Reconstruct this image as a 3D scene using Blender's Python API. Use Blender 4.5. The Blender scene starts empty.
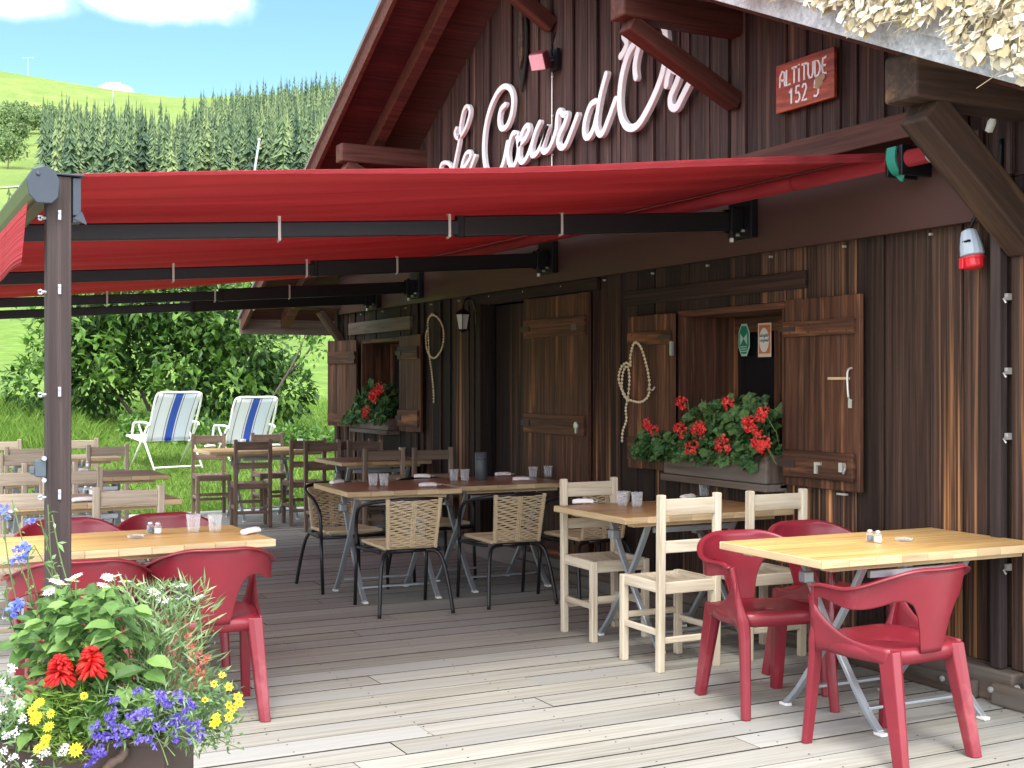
import bpy, math, random
import numpy as np
from mathutils import Vector, Matrix
random.seed(7); rng = np.random.default_rng(7)
R = math.radians
sc = bpy.context.scene
COL = sc.collection
H = 1.46; F = 1260.0; YAW = R(27.1); SN, CS = math.sin(YAW), math.cos(YAW)

def at(px, py, z):            # a spot on the horizontal plane z
    d = (H - z) * F / (py - 384); x = (px - 512) / F * d
    return (x*CS + d*SN, d*CS - x*SN, z)
def on(px, py, X):            # a spot on the vertical plane x = X, as (y, z)
    xc = (px - 512) / F; d = X / (xc*CS + SN)
    return (d*CS - xc*d*SN, H + (384 - py) / F * d)
def far(px, d, z=0):          # a spot at distance d in the direction of px
    x = (px - 512) / F * d
    return (x*CS + d*SN, d*CS - x*SN, z)
def fz(px, py, d):
    x, y, _ = far(px, d); return (x, y, H + (384 - py) / F * d)

# ---------------------------------------------------------------- mesh builder
class MB:
    def __init__(s): s.v = []; s.f = []; s.g = []; s.r = []
    def add(s, vs, fs, gs=None, r=None):
        n = len(s.v); r = random.random() if r is None else r
        vs = [tuple(p) for p in vs]
        if gs is None:
            o = random.random()*20; gs = [(p[0]+o, p[1], p[2]) for p in vs]
        s.v += vs; s.g += [tuple(q) for q in gs]; s.r += [r]*len(vs)
        s.f += [tuple(i+n for i in f) for f in fs]
        return s
    def box(s, c, d, rot=None, r=None, taper=1.0):
        hx, hy, hz = d[0]/2, d[1]/2, d[2]/2
        P = []
        for z in (-1, 1):
            k = taper if z > 0 else 1
            P += [(-hx*k,-hy*k,z*hz),(hx*k,-hy*k,z*hz),(hx*k,hy*k,z*hz),(-hx*k,hy*k,z*hz)]
        ax = sorted(range(3), key=lambda i: -d[i]); o = [random.random()*30 for _ in range(3)]
        G = [(p[ax[0]]+o[0], p[ax[1]]+o[1], p[ax[2]]+o[2]) for p in P]
        M = Matrix.Identity(3)
        if rot is not None:
            from mathutils import Euler
            M = Euler(rot).to_matrix() if not isinstance(rot, Matrix) else rot
        Q = [M @ Vector(p) + Vector(c) for p in P]
        return s.add(Q, [(0,3,2,1),(4,5,6,7),(0,1,5,4),(1,2,6,5),(2,3,7,6),(3,0,4,7)], G, r)
    def lo_hi(s, a, b, r=None):
        return s.box([(a[i]+b[i])/2 for i in range(3)], [abs(b[i]-a[i]) for i in range(3)], r=r)
    def bar(s, a, b, w, h, up=(0,0,1), r=None, w2=None, h2=None):   # rectangular bar from a to b
        a, b = Vector(a), Vector(b); t = (b-a); L = t.length; t.normalize()
        u = Vector(up); 
        if abs(t.dot(u)) > .99: u = Vector((0,1,0))
        sd = t.cross(u).normalized(); u = sd.cross(t).normalized()
        w2 = w if w2 is None else w2; h2 = h if h2 is None else h2
        P = []; G = []; o = random.random()*30
        for p, ww, hh, l in ((a,w,h,0),(b,w2,h2,L)):
            for i, j in ((-1,-1),(1,-1),(1,1),(-1,1)):
                P.append(p + sd*(i*ww/2) + u*(j*hh/2)); G.append((l+o, i*ww/2+o, j*hh/2))
        return s.add(P, [(0,3,2,1),(4,5,6,7),(0,1,5,4),(1,2,6,5),(2,3,7,6),(3,0,4,7)], G, r)
    def sweep(s, pts, prof, up=(0,0,1), r=None, close=True, ks=None, loop=False):  # profile (list of (side,up)) along points
        pts = [Vector(p) for p in pts]; n = len(prof); P = []; G = []; o = random.random()*30; L = 0
        N = len(pts)
        for i, p in enumerate(pts):
            if loop: t = pts[(i+1)%N] - pts[i-1]
            else: t = pts[min(i+1, N-1)] - pts[max(i-1, 0)]
            t = t.normalized() if t.length > 1e-9 else Vector((0,0,1))
            u = Vector(up)
            if abs(t.dot(u)) > .98: u = Vector((0,1,0)) if abs(t.y) < .9 else Vector((1,0,0))
            sd = t.cross(u).normalized(); uu = sd.cross(t).normalized()
            if i: L += (p - pts[i-1]).length
            k = ks[i] if ks else 1
            for a, b in prof: P.append(p + sd*a*k + uu*b*k); G.append((L+o, a, b))
        fs = []
        for i in range(N if loop else N-1):
            i2 = (i+1) % N
            for j in range(n if close else n-1):
                k2 = (j+1) % n; fs.append((i*n+j, i2*n+j, i2*n+k2, i*n+k2))
        if close and not loop: fs += [tuple(range(n)), tuple(range((N-1)*n+n-1, (N-1)*n-1, -1))]
        return s.add(P, fs, G, r)
    def tube(s, pts, rad, n=8, r=None, ks=None, loop=False, flat=1.0, up=(0,0,1)):
        return s.sweep(pts, [(math.cos(2*math.pi*k/n)*rad, math.sin(2*math.pi*k/n)*rad*flat) for k in range(n)], up, r, True, ks, loop)
    def lathe(s, prof, n=16, c=(0,0,0), r=None, M=None):
        P = []; 
        for rr, z in prof:
            for k in range(n):
                a = 2*math.pi*k/n; q = Vector((rr*math.cos(a), rr*math.sin(a), z))
                if M: q = M @ q
                P.append(q + Vector(c))
        fs = []
        for i in range(len(prof)-1):
            for k in range(n): fs.append((i*n+k, i*n+(k+1)%n, (i+1)*n+(k+1)%n, (i+1)*n+k))
        if prof[0][0] > 1e-6: fs.append(tuple(range(n-1,-1,-1)))
        if prof[-1][0] > 1e-6: fs.append(tuple((len(prof)-1)*n+k for k in range(n)))
        return s.add(P, fs, None, r)
    def prism(s, poly, a, b, fn, r=None):   # extrude a 2D polygon; fn(u,v,w) -> xyz
        n = len(poly)
        P = [fn(u, v, a) for u, v in poly] + [fn(u, v, b) for u, v in poly]
        fs = [tuple(range(n-1,-1,-1)), tuple(range(n, 2*n))] + [(i, (i+1)%n, n+(i+1)%n, n+i) for i in range(n)]
        return s.add(P, fs, None, r)
    def grid(s, fn, nu, nv, r=None):
        P = []; G = []; o = random.random()*20
        for i in range(nu+1):
            for j in range(nv+1):
                P.append(fn(i/nu, j/nv)); G.append((i/nu+o, j/nv, 0))
        fs = [(i*(nv+1)+j, (i+1)*(nv+1)+j, (i+1)*(nv+1)+j+1, i*(nv+1)+j+1) for i in range(nu) for j in range(nv)]
        return s.add(P, fs, G, r)
    def build(s, name, mat, parent=None, smooth=False, bevel=0, solid=0, sub=0, world=False, bseg=2):
        vs = s.v
        if parent is not None and world:
            o = root_loc(parent); vs = [(p[0]-o[0], p[1]-o[1], p[2]-o[2]) for p in vs]
        me = bpy.data.meshes.new(name); me.from_pydata(vs, [], s.f); me.update()
        a = me.attributes.new('g', 'FLOAT_VECTOR', 'POINT'); a.data.foreach_set('vector', np.array(s.g, dtype=np.float32).ravel())
        a = me.attributes.new('r', 'FLOAT', 'POINT'); a.data.foreach_set('value', np.array(s.r, dtype=np.float32))
        for m in (mat if isinstance(mat, (list, tuple)) else [mat]): me.materials.append(m)
        if smooth: me.polygons.foreach_set('use_smooth', [True]*len(me.polygons))
        o = bpy.data.objects.new(name, me); COL.objects.link(o)
        if parent is not None: o.parent = parent
        if solid:
            m = o.modifiers.new('t', 'SOLIDIFY'); m.thickness = solid; m.offset = 0
        if bevel:
            m = o.modifiers.new('b', 'BEVEL'); m.width = bevel; m.segments = bseg; m.limit_method = 'ANGLE'; m.angle_limit = R(40)
            m.harden_normals = False
        if sub:
            m = o.modifiers.new('s', 'SUBSURF'); m.levels = sub; m.render_levels = sub
        return o
def root_loc(o):
    L = Vector((0,0,0))
    while o is not None: L += Vector(o.location); o = o.parent
    return L
def tag(o, label=None, cat=None, group=None, kind=None):
    if label: o['label'] = label
    if cat: o['category'] = cat
    if group: o['group'] = group
    if kind: o['kind'] = kind
    return o
def thing(name, loc, label, cat, rz=0, group=None):
    o = bpy.data.objects.new(name, None); COL.objects.link(o); o.empty_display_size = .1
    o.location = loc; o.rotation_euler = (0, 0, rz)
    return tag(o, label, cat, group)
def kids(o): return [c for c in bpy.data.objects if c.parent == o]
def dup(o, loc=None, rz=None, label=None, group=None, parent=None):
    c = o.copy(); COL.objects.link(c)
    if parent is not None: c.parent = parent
    if loc is not None: c.location = loc
    if rz is not None: c.rotation_euler = (0, 0, rz)
    if label: c['label'] = label
    if group: c['group'] = group
    for k in kids(o): dup(k, parent=c)
    return c
def sm(pts, k=6, closed=False):      # Catmull-Rom
    P = [Vector(p) for p in pts]; n = len(P); out = []
    rngi = range(n if closed else n-1)
    for i in rngi:
        if closed: a, b, c, d = P[i-1], P[i], P[(i+1)%n], P[(i+2)%n]
        else: a, b, c, d = P[max(i-1,0)], P[i], P[i+1], P[min(i+2,n-1)]
        for j in range(k):
            t = j/k
            out.append(.5*((2*b) + (c-a)*t + (2*a-5*b+4*c-d)*t*t + (3*b-a-3*c+d)*t**3))
    if not closed: out.append(P[-1])
    return out
def sstep(a, b, x):
    t = min(1, max(0, (x-a)/(b-a))); return t*t*(3-2*t)

# ---------------------------------------------------------------- materials
class NT:
    def __init__(s, name):
        s.m = bpy.data.materials.new(name); s.m.use_nodes = True; s.t = s.m.node_tree
        s.b = s.t.nodes['Principled BSDF']; s.out = s.t.nodes['Material Output']
    def n(s, typ, **kw):
        x = s.t.nodes.new(typ)
        for k, v in kw.items():
            if k in x.inputs: x.inputs[k].default_value = v
            else: setattr(x, k, v)
        return x
    def l(s, a, b): s.t.links.new(a, b)
    def attr(s, nm): 
        x = s.n('ShaderNodeAttribute'); x.attribute_name = nm; return x
    def ramp(s, fac, stops):
        x = s.n('ShaderNodeValToRGB'); e = x.color_ramp.elements
        e[0].position, e[0].color = stops[0][0], (*stops[0][1], 1)
        e[1].position, e[1].color = stops[-1][0], (*stops[-1][1], 1)
        for p, c in stops[1:-1]:
            q = e.new(p); q.color = (*c, 1)
        s.l(fac, x.inputs[0]); return x.outputs[0]
    def noise(s, vec, scale, detail=4, rough=.55, dist=0):
        x = s.n('ShaderNodeTexNoise'); x.inputs['Scale'].default_value = scale; x.inputs['Detail'].default_value = detail
        x.inputs['Roughness'].default_value = rough; x.inputs['Distortion'].default_value = dist
        if vec is not None: s.l(vec, x.inputs['Vector'])
        return x.outputs[0]
    def map(s, vec, scale):
        x = s.n('ShaderNodeMapping'); x.inputs['Scale'].default_value = scale; s.l(vec, x.inputs['Vector']); return x.outputs[0]
    def mix(s, fac, a, b, mode='MIX'):
        x = s.n('ShaderNodeMix'); x.data_type = 'RGBA'; x.blend_type = mode
        for inp, v in ((x.inputs[0], fac), (x.inputs[6], a), (x.inputs[7], b)):
            if isinstance(v, (int, float)): inp.default_value = v
            elif isinstance(v, tuple): inp.default_value = (*v, 1)
            else: s.l(v, inp)
        return x.outputs[2]
    def math(s, op, a, b=0, clamp=False):
        x = s.n('ShaderNodeMath'); x.operation = op; x.use_clamp = clamp
        for i, v in enumerate((a, b)):
            if isinstance(v, (int, float)): x.inputs[i].default_value = v
            else: s.l(v, x.inputs[i])
        return x.outputs[0]
    def bump(s, h, strength=.3, dist=.01):
        x = s.n('ShaderNodeBump'); x.inputs['Strength'].default_value = strength; x.inputs['Distance'].default_value = dist
        s.l(h, x.inputs['Height']); s.l(x.outputs[0], s.b.inputs['Normal'])
    def obj(s): return s.n('ShaderNodeTexCoord').outputs['Object']
def wood(name, dark, mid, light, rough=.75, grain=26, along=1.2, streak=None, samt=.5, var=.35, grey=None, bstr=.35, slen=.5, swid=9, lowz=None, spec=.35, rsel=None, shade_along_y=None):
    t = NT(name); g = t.attr('g').outputs['Vector']; r = t.attr('r').outputs['Fac']
    fine = t.noise(t.map(g, (along, grain, grain)), 1.6, 6, .62, .6)
    big = t.noise(t.map(g, (slen, swid*.35, swid*.35)), 1.3, 3)
    c = t.ramp(fine, [(.28, dark), (.5, mid), (.74, light)])
    if grey:
        gz = t.ramp(big, [(.42, (0,0,0)), (.62, (1,1,1))]); c = t.mix(gz, c, t.mix(fine, tuple(x*.7 for x in grey), grey))
    if streak:
        s1 = t.noise(t.map(g, (slen, swid, swid)), 1.7, 5, .6, .4)
        k = t.ramp(s1, [(.60-.12*samt, (0,0,0)), (.74-.08*samt, (1,1,1))])
        if lowz is not None:      # wear grows towards the splash zone near the deck (weathering, fixed to the wood)
            sep = t.n('ShaderNodeSeparateXYZ'); t.l(t.n('ShaderNodeNewGeometry').outputs['Position'], sep.inputs[0])
            mr = t.n('ShaderNodeMapRange'); mr.inputs[1].default_value = lowz[0]; mr.inputs[2].default_value = lowz[1]
            mr.inputs[3].default_value = 1; mr.inputs[4].default_value = lowz[2]; t.l(sep.outputs[2], mr.inputs[0])
            k = t.math('MULTIPLY', k, mr.outputs[0])
        if rsel is not None:       # only some boards are worn through
            k = t.math('MULTIPLY', k, t.ramp(r, [(rsel, (.06,.06,.06)), (rsel+.12, (1,1,1))]))
        c = t.mix(k, c, t.mix(fine, tuple(x*.55 for x in streak), streak))
    v = t.math('ADD', t.math('MULTIPLY', r, 2*var), 1-var)
    if shade_along_y:                 # awning shade painted in: boards go from light to dark along the wall
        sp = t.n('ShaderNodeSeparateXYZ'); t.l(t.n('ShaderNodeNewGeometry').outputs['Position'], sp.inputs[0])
        m2 = t.n('ShaderNodeMapRange'); m2.inputs[1].default_value = shade_along_y[0]; m2.inputs[2].default_value = shade_along_y[1]; m2.inputs[3].default_value = shade_along_y[2]; m2.inputs[4].default_value = shade_along_y[3]
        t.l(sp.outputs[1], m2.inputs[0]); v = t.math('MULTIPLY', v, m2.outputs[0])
    hs = t.n('ShaderNodeHueSaturation'); t.l(c, hs.inputs['Color']); t.l(v, hs.inputs['Value'])
    t.l(hs.outputs[0], t.b.inputs['Base Color'])
    t.b.inputs['Roughness'].default_value = rough; t.b.inputs['Specular IOR Level'].default_value = spec
    t.bump(fine, bstr, .006)
    return t.m
def plain(name, col, rough=.5, metal=0, noise=.12, scale=20, bump=0, spec=.5, coat=0, trans=0, emit=None, dirt=None):
    t = NT(name); o = t.obj(); n = t.noise(o, scale, 4)
    c = t.mix(n, tuple(max(0, x*(1-noise)) for x in col), tuple(min(1, x*(1+noise)) for x in col))
    if dirt: 
        k = t.ramp(t.noise(o, scale*.3, 5, .7), [(.55, (0,0,0)), (.72, (1,1,1))]); c = t.mix(t.math('MULTIPLY', k, .5), c, dirt)
    t.l(c, t.b.inputs['Base Color']); t.b.inputs['Roughness'].default_value = rough; t.b.inputs['Metallic'].default_value = metal
    t.b.inputs['Specular IOR Level'].default_value = spec; t.b.inputs['Coat Weight'].default_value = coat
    t.b.inputs['Transmission Weight'].default_value = trans
    if bump: t.bump(n, bump, .004)
    if emit: t.b.inputs['Emission Color'].default_value = (*emit[0], 1); t.b.inputs['Emission Strength'].default_value = emit[1]
    return t.m
def leafy(name, a, b, c=None, trans=.35, rough=.5, hue=.0):
    t = NT(name); r = t.attr('r').outputs['Fac']
    col = t.ramp(r, [(0, a), (.55, b), (1, c or b)])
    t.l(col, t.b.inputs['Base Color']); t.b.inputs['Roughness'].default_value = rough
    t.b.inputs['Specular IOR Level'].default_value = .35
    tr = t.n('ShaderNodeBsdfTranslucent'); t.l(t.mix(.5, col, (.25,.4,.04), 'ADD') if hue else col, tr.inputs['Color'])
    mx = t.n('ShaderNodeMixShader'); mx.inputs[0].default_value = trans
    t.l(t.b.outputs[0], mx.inputs[1]); t.l(tr.outputs[0], mx.inputs[2]); t.l(mx.outputs[0], t.out.inputs['Surface'])
    return t.m
M = {}
M['wall'] = wood('wall_boards', (.011,.006,.005), (.038,.021,.015), (.100,.057,.040), .8, 30, .55, streak=(.62,.29,.11), samt=.55, var=.6, slen=.20, swid=15, lowz=(1.0, 2.4, .12), bstr=.7, rsel=.36, shade_along_y=(5.2, 8.5, 1.12, .55))
M['gable'] = wood('gable_boards', (.020,.011,.010), (.050,.027,.024), (.10,.056,.049), .8, 30, .8, streak=(.24,.13,.08), samt=.15, var=.3, bstr=.45, slen=.3, swid=11)
M['shutter'] = wood('shutter_wood', (.024,.010,.006), (.075,.032,.018), (.17,.075,.042), .7, 22, .8, streak=(.40,.17,.07), samt=.4, var=.3, slen=.45, swid=6)
M['beam'] = wood('beam_wood', (.020,.011,.008), (.048,.027,.018), (.085,.050,.032), .75, 16, .8, streak=(.19,.11,.05), samt=.25, var=.15, slen=.4, swid=5)
M['redbeam'] = wood('stained_beam_wood', (.035,.012,.009), (.08,.026,.018), (.12,.045,.032), .65, 16, .8, var=.12)
M['soffit'] = wood('soffit_boards', (.024,.006,.005), (.052,.011,.010), (.085,.019,.016), .7, 22, .8, var=.25)
M['greybeam'] = wood('weathered_beam', (.05,.035,.025), (.11,.08,.06), (.2,.15,.11), .85, 18, .7, var=.15, grey=(.17,.15,.13))
M['whitewood'] = wood('bleached_board', (.25,.26,.28), (.44,.46,.49), (.60,.62,.65), .8, 26, 1.0, var=.1, bstr=.5)
M['deck'] = wood('deck_boards', (.19,.185,.155), (.295,.29,.25), (.375,.37,.32), .85, 26, .7, var=.13, grey=(.35,.355,.335), slen=.35, swid=5, bstr=.35, spec=.2)
M['pale'] = wood('pale_chair_wood', (.38,.31,.21), (.56,.49,.37), (.68,.62,.50), .75, 20, 1.2, var=.1, spec=.25, bstr=.2)
M['greywood'] = wood('grey_chair_wood', (.22,.175,.125), (.38,.32,.245), (.50,.44,.35), .8, 20, 1.2, var=.18, spec=.2, bstr=.2)
M['brownwood'] = wood('brown_chair_wood', (.085,.056,.040), (.18,.125,.095), (.28,.21,.165), .75, 20, 1.2, var=.18, spec=.3, bstr=.2)
M['midwood'] = wood('taupe_chair_wood', (.12,.085,.055), (.21,.155,.11), (.31,.24,.175), .75, 20, 1.2, var=.18, spec=.3, bstr=.2)
M['top_yellow'] = wood('yellow_table_top', (.40,.21,.06), (.64,.40,.145), (.77,.54,.235), .42, 16, 1.0, var=.12, spec=.5, bstr=.12)
M['top_honey'] = wood('honey_table_top', (.27,.14,.055), (.44,.26,.115), (.56,.36,.18), .35, 16, 1.0, var=.12, spec=.5, bstr=.12)
M['top_red'] = wood('chestnut_table_top', (.24,.13,.08), (.38,.225,.14), (.50,.32,.21), .3, 16, 1.0, var=.1, spec=.5, bstr=.1)
M['top_grey'] = wood('greyed_table_top', (.22,.15,.09), (.36,.27,.18), (.48,.39,.28), .7, 16, 1.0, var=.12, spec=.3)
M['edge'] = wood('table_edge', (.36,.25,.13), (.52,.39,.22), (.62,.49,.31), .6, 16, 1.0, var=.15)
M['cornerpost'] = wood('post_wood', (.018,.013,.013), (.038,.027,.026), (.072,.052,.050), .8, 22, .6, var=.1, streak=(.16,.12,.11), samt=.2, slen=.3)
M['deckside'] = plain('grimy_board_edge', (.06,.055,.045), .95, noise=.3, spec=.1)
M['red'] = plain('red_plastic', (.20,.016,.028), .34, noise=.22, scale=7, spec=.5, dirt=(.42,.13,.14), bump=.07)
M['steel'] = plain('galvanised_steel', (.42,.46,.50), .42, .65, .12, 14)
M['black'] = plain('black_tube', (.012,.013,.015), .35, .2, .1)
M['blackm'] = plain('black_metal', (.014,.015,.018), .4, .5, .2)
M['armblue'] = plain('blue_black_aluminium', (.020,.024,.032), .35, .4, .15, 8)
M['slate'] = plain('slate_grey_aluminium', (.040,.052,.068), .38, .5, .15, 8)
M['olive'] = plain('olive_grey_aluminium', (.07,.08,.042), .45, .3, .15, 8)
M['white'] = plain('white_plastic', (.78,.78,.75), .45, noise=.04)
M['zinc'] = plain('zinc', (.62,.62,.60), .4, .6, .2, 60)
M['wicker'] = plain('natural_cord', (.55,.44,.28), .75, noise=.25, scale=90, bump=.3, spec=.2)
M['napkin'] = plain('white_paper', (.80,.79,.78), .9, noise=.04, spec=.1)
M['valance'] = plain('brown_sheet_metal', (.075,.038,.034), .5, .1, .12, 3, spec=.4)
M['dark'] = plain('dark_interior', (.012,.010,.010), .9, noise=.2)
M['letter'] = plain('white_letter_paint', (.86,.85,.88), .5, noise=.04)
M['teal'] = plain('green_strap', (.02,.22,.16), .5, noise=.1)
M['plugred'] = plain('signal_red_plastic', (.62,.02,.035), .35, noise=.05)
M['pluggrey'] = plain('light_grey_plastic', (.42,.50,.58), .45, noise=.05)
M['bead'] = plain('cream_bead', (.72,.62,.42), .5, noise=.1)
M['rust'] = plain('brown_iron', (.055,.036,.030), .65, .3, .35, 7, bump=.2)
M['soil'] = plain('soil', (.03,.02,.014), .95, noise=.4, scale=60, bump=.8)
M['roofing'] = plain('grey_roofing', (.16,.15,.14), .8, noise=.3, scale=5, bump=.4)
M['flake'] = leafy('dried_pale_leaf', (.38,.31,.17), (.60,.53,.37), (.78,.75,.64), .2, .6)
M['pepper'] = plain('slate_ceramic', (.055,.068,.08), .5, noise=.1)
M['salt'] = plain('salt_white', (.85,.85,.85), .5, noise=.03)
t = NT('clear_glass'); t.b.inputs['Base Color'].default_value = (.80,.84,.86,1); t.b.inputs['Roughness'].default_value = .04; t.b.inputs['Specular IOR Level'].default_value = .9
lw = t.n('ShaderNodeLayerWeight'); lw.inputs[0].default_value = .35; tp = t.n('ShaderNodeBsdfTransparent'); mx = t.n('ShaderNodeMixShader')
fc = t.math('ADD', t.math('MULTIPLY', lw.outputs['Facing'], .55), .10, True); t.l(fc, mx.inputs[0])
t.l(tp.outputs[0], mx.inputs[1]); t.l(t.b.outputs[0], mx.inputs[2]); t.l(mx.outputs[0], t.out.inputs['Surface']); M['glass'] = t.m
t = NT('window_pane'); t.b.inputs['Base Color'].default_value = (.010,.011,.013,1); t.b.inputs['Roughness'].default_value = .06
t.b.inputs['Specular IOR Level'].default_value = .5; M['pane'] = t.m
# awning cloth: lets part of the sun through
t = NT('red_awning_cloth'); g = t.attr('g').outputs['Vector']
w1 = t.noise(t.map(g, (.8, 14, 1)), 1.5, 4, .5, .3); w2 = t.noise(t.map(g, (60, 60, 1)), 8, 2)
c = t.mix(t.ramp(w1, [(.35,(0,0,0)),(.65,(1,1,1))]), (.33,.028,.038), (.49,.062,.074))
sg_ = t.n('ShaderNodeSeparateXYZ'); t.l(t.n('ShaderNodeNewGeometry').outputs['Position'], sg_.inputs[0])
sm_ = t.math('ABSOLUTE', t.math('SUBTRACT', t.math('FRACT', t.math('DIVIDE', sg_.outputs[1], 1.2)), .5))
c = t.mix(t.math('MULTIPLY', t.math('LESS_THAN', sm_, .010), .5), c, (.20,.015,.02))
w3 = t.noise(t.n('ShaderNodeTexCoord').outputs['Object'], 1.4, 5, .65); c = t.mix(t.math('MULTIPLY', t.ramp(w3, [(.5,(0,0,0)),(.75,(1,1,1))]), .35), c, (.30,.05,.05))
t.l(c, t.b.inputs['Base Color']); t.b.inputs['Roughness'].default_value = .8; t.b.inputs['Specular IOR Level'].default_value = .2
t.bump(w1, .6, .04)
tr = t.n('ShaderNodeBsdfTranslucent'); t.l(t.mix(.5, c, (.66,.075,.09)), tr.inputs['Color'])
mx = t.n('ShaderNodeMixShader'); mx.inputs[0].default_value = .31
t.l(t.b.outputs[0], mx.inputs[1]); t.l(tr.outputs[0], mx.inputs[2]); t.l(mx.outputs[0], t.out.inputs['Surface']); M['cloth'] = t.m
# striped sling of the garden chairs
t = NT('striped_sling'); g = t.attr('g').outputs['Vector']; sp = t.n('ShaderNodeSeparateXYZ'); t.l(g, sp.inputs[0])
c = t.ramp(sp.outputs[0], [(0,(.84,.86,.90)),(.10,(.84,.86,.90)),(.105,(.30,.24,.28)),(.125,(.86,.87,.90)),(.36,(.78,.83,.90)),(.365,(.32,.24,.30)),(.385,(.86,.87,.90)),(.415,(.07,.16,.62)),(.585,(.07,.16,.62)),(.59,(.86,.87,.90)),(.62,(.32,.24,.30)),(.64,(.78,.83,.90)),(.88,(.86,.87,.90)),(.89,(.30,.24,.28)),(.905,(.84,.86,.90))])
for n_ in t.t.nodes:
    if n_.bl_idname == 'ShaderNodeValToRGB': n_.color_ramp.interpolation = 'CONSTANT'
t.l(c, t.b.inputs['Base Color']); t.b.inputs['Roughness'].default_value = .8
tr = t.n('ShaderNodeBsdfTranslucent'); t.l(c, tr.inputs['Color']); mx = t.n('ShaderNodeMixShader'); mx.inputs[0].default_value = .35
t.l(t.b.outputs[0], mx.inputs[1]); t.l(tr.outputs[0], mx.inputs[2]); t.l(mx.outputs[0], t.out.inputs['Surface']); M['sling'] = t.m
# painted board of the altitude sign
t = NT('red_varnished_board'); g = t.attr('g').outputs['Vector']; n1 = t.noise(t.map(g, (2, 14, 14)), 1.6, 5, .6, .8)
t.l(t.ramp(n1, [(.3,(.16,.014,.008)),(.5,(.36,.05,.018)),(.72,(.52,.13,.04))]), t.b.inputs['Base Color']); t.b.inputs['Roughness'].default_value = .4; M['signboard'] = t.m
M['leaf_bush'] = leafy('bush_leaf', (.020,.055,.012), (.055,.14,.026), (.15,.29,.05), .3, .42)
M['leaf_broad'] = leafy('broad_leaf', (.04,.10,.022), (.095,.20,.045), (.20,.34,.085), .3, .5)
M['leaf_fine'] = leafy('fine_leaf', (.09,.18,.06), (.19,.31,.13), (.33,.44,.24), .3, .6)
M['leaf_lime'] = leafy('lime_leaf', (.12,.24,.03), (.22,.38,.06), (.34,.50,.12), .35, .6)
M['leaf_ger'] = leafy('geranium_leaf', (.025,.075,.022), (.065,.16,.05), (.14,.26,.085), .25, .5)
M['grassblade'] = leafy('grass_blade', (.08,.17,.022), (.15,.28,.04), (.25,.37,.07), .4, .6)
M['spruce'] = leafy('spruce_needles', (.040,.080,.048), (.115,.180,.085), (.23,.30,.125), .12, .8)
M['decid'] = leafy('hill_tree_leaf', (.07,.13,.055), (.14,.22,.08), (.22,.31,.11), .2, .7)
M['bark'] = wood('bark', (.05,.04,.03), (.10,.085,.07), (.17,.15,.13), .9, 10, 2, var=.2)
M['stem'] = plain('green_stem', (.12,.19,.06), .6)
for nm, a, b, c in (('f_red',(.42,.004,.006),(.66,.012,.012),(.80,.05,.03)),('f_ger',(.70,.025,.03),(.88,.06,.06),(.95,.17,.14)),('f_white',(.70,.71,.68),(.82,.82,.80),(.9,.9,.88)),
                    ('f_blue',(.07,.045,.34),(.14,.10,.50),(.28,.22,.68)),('f_yellow',(.70,.42,.01),(.85,.62,.02),(.92,.75,.06)),('f_salmon',(.42,.10,.07),(.58,.16,.11),(.68,.28,.18)),('f_sky',(.10,.14,.55),(.18,.25,.70),(.3,.4,.8))):
    M[nm] = leafy(nm.replace('f_','petal_'), a, b, c, .25, .6)
# ---------------------------------------------------------------- camera, sun, sky
cam = bpy.data.cameras.new('camera'); co = bpy.data.objects.new('camera', cam); COL.objects.link(co); sc.camera = co
co.location = (0, 0, H); co.rotation_euler = (R(90), 0, -YAW)
cam.sensor_width = 36; cam.lens = 36*F/1024; cam.clip_end = 6000; cam.clip_start = .05
SUN = Vector((-.22, -.46, .86)).normalized()
sl = bpy.data.lights.new('sun', 'SUN'); sl.energy = 1.0; sl.angle = R(18); sl.color = (1, .95, .87)
so = bpy.data.objects.new('sun', sl); COL.objects.link(so); so.rotation_euler = SUN.to_track_quat('Z', 'Y').to_euler()
so.location = (-5, -8, 20)
w = bpy.data.worlds.new('World'); sc.world = w; w.use_nodes = True; nt = w.node_tree
bg = nt.nodes['Background']; bg.inputs[1].default_value = .15
sky = nt.nodes.new('ShaderNodeTexSky'); sky.sky_type = 'NISHITA'; sky.sun_disc = False
sky.sun_elevation = math.asin(SUN.z); sky.sun_rotation = math.atan2(SUN.x, SUN.y); sky.altitude = 1500; sky.air_density = 1.0; sky.dust_density = .6; sky.ozone_density = 1.0
tc = nt.nodes.new('ShaderNodeTexCoord')
def wn(typ): return nt.nodes.new(typ)
def wm(op, a, b=0, clamp=False):
    x = wn('ShaderNodeMath'); x.operation = op; x.use_clamp = clamp
    for i, v in enumerate((a, b)):
        if isinstance(v, (int, float)): x.inputs[i].default_value = v
        else: nt.links.new(v, x.inputs[i])
    return x.outputs[0]
nz = wn('ShaderNodeTexNoise'); nz.inputs['Scale'].default_value = 9; nz.inputs['Detail'].default_value = 7; nz.inputs['Roughness'].default_value = .55
nt.links.new(tc.outputs['Generated'], nz.inputs['Vector'])
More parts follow.
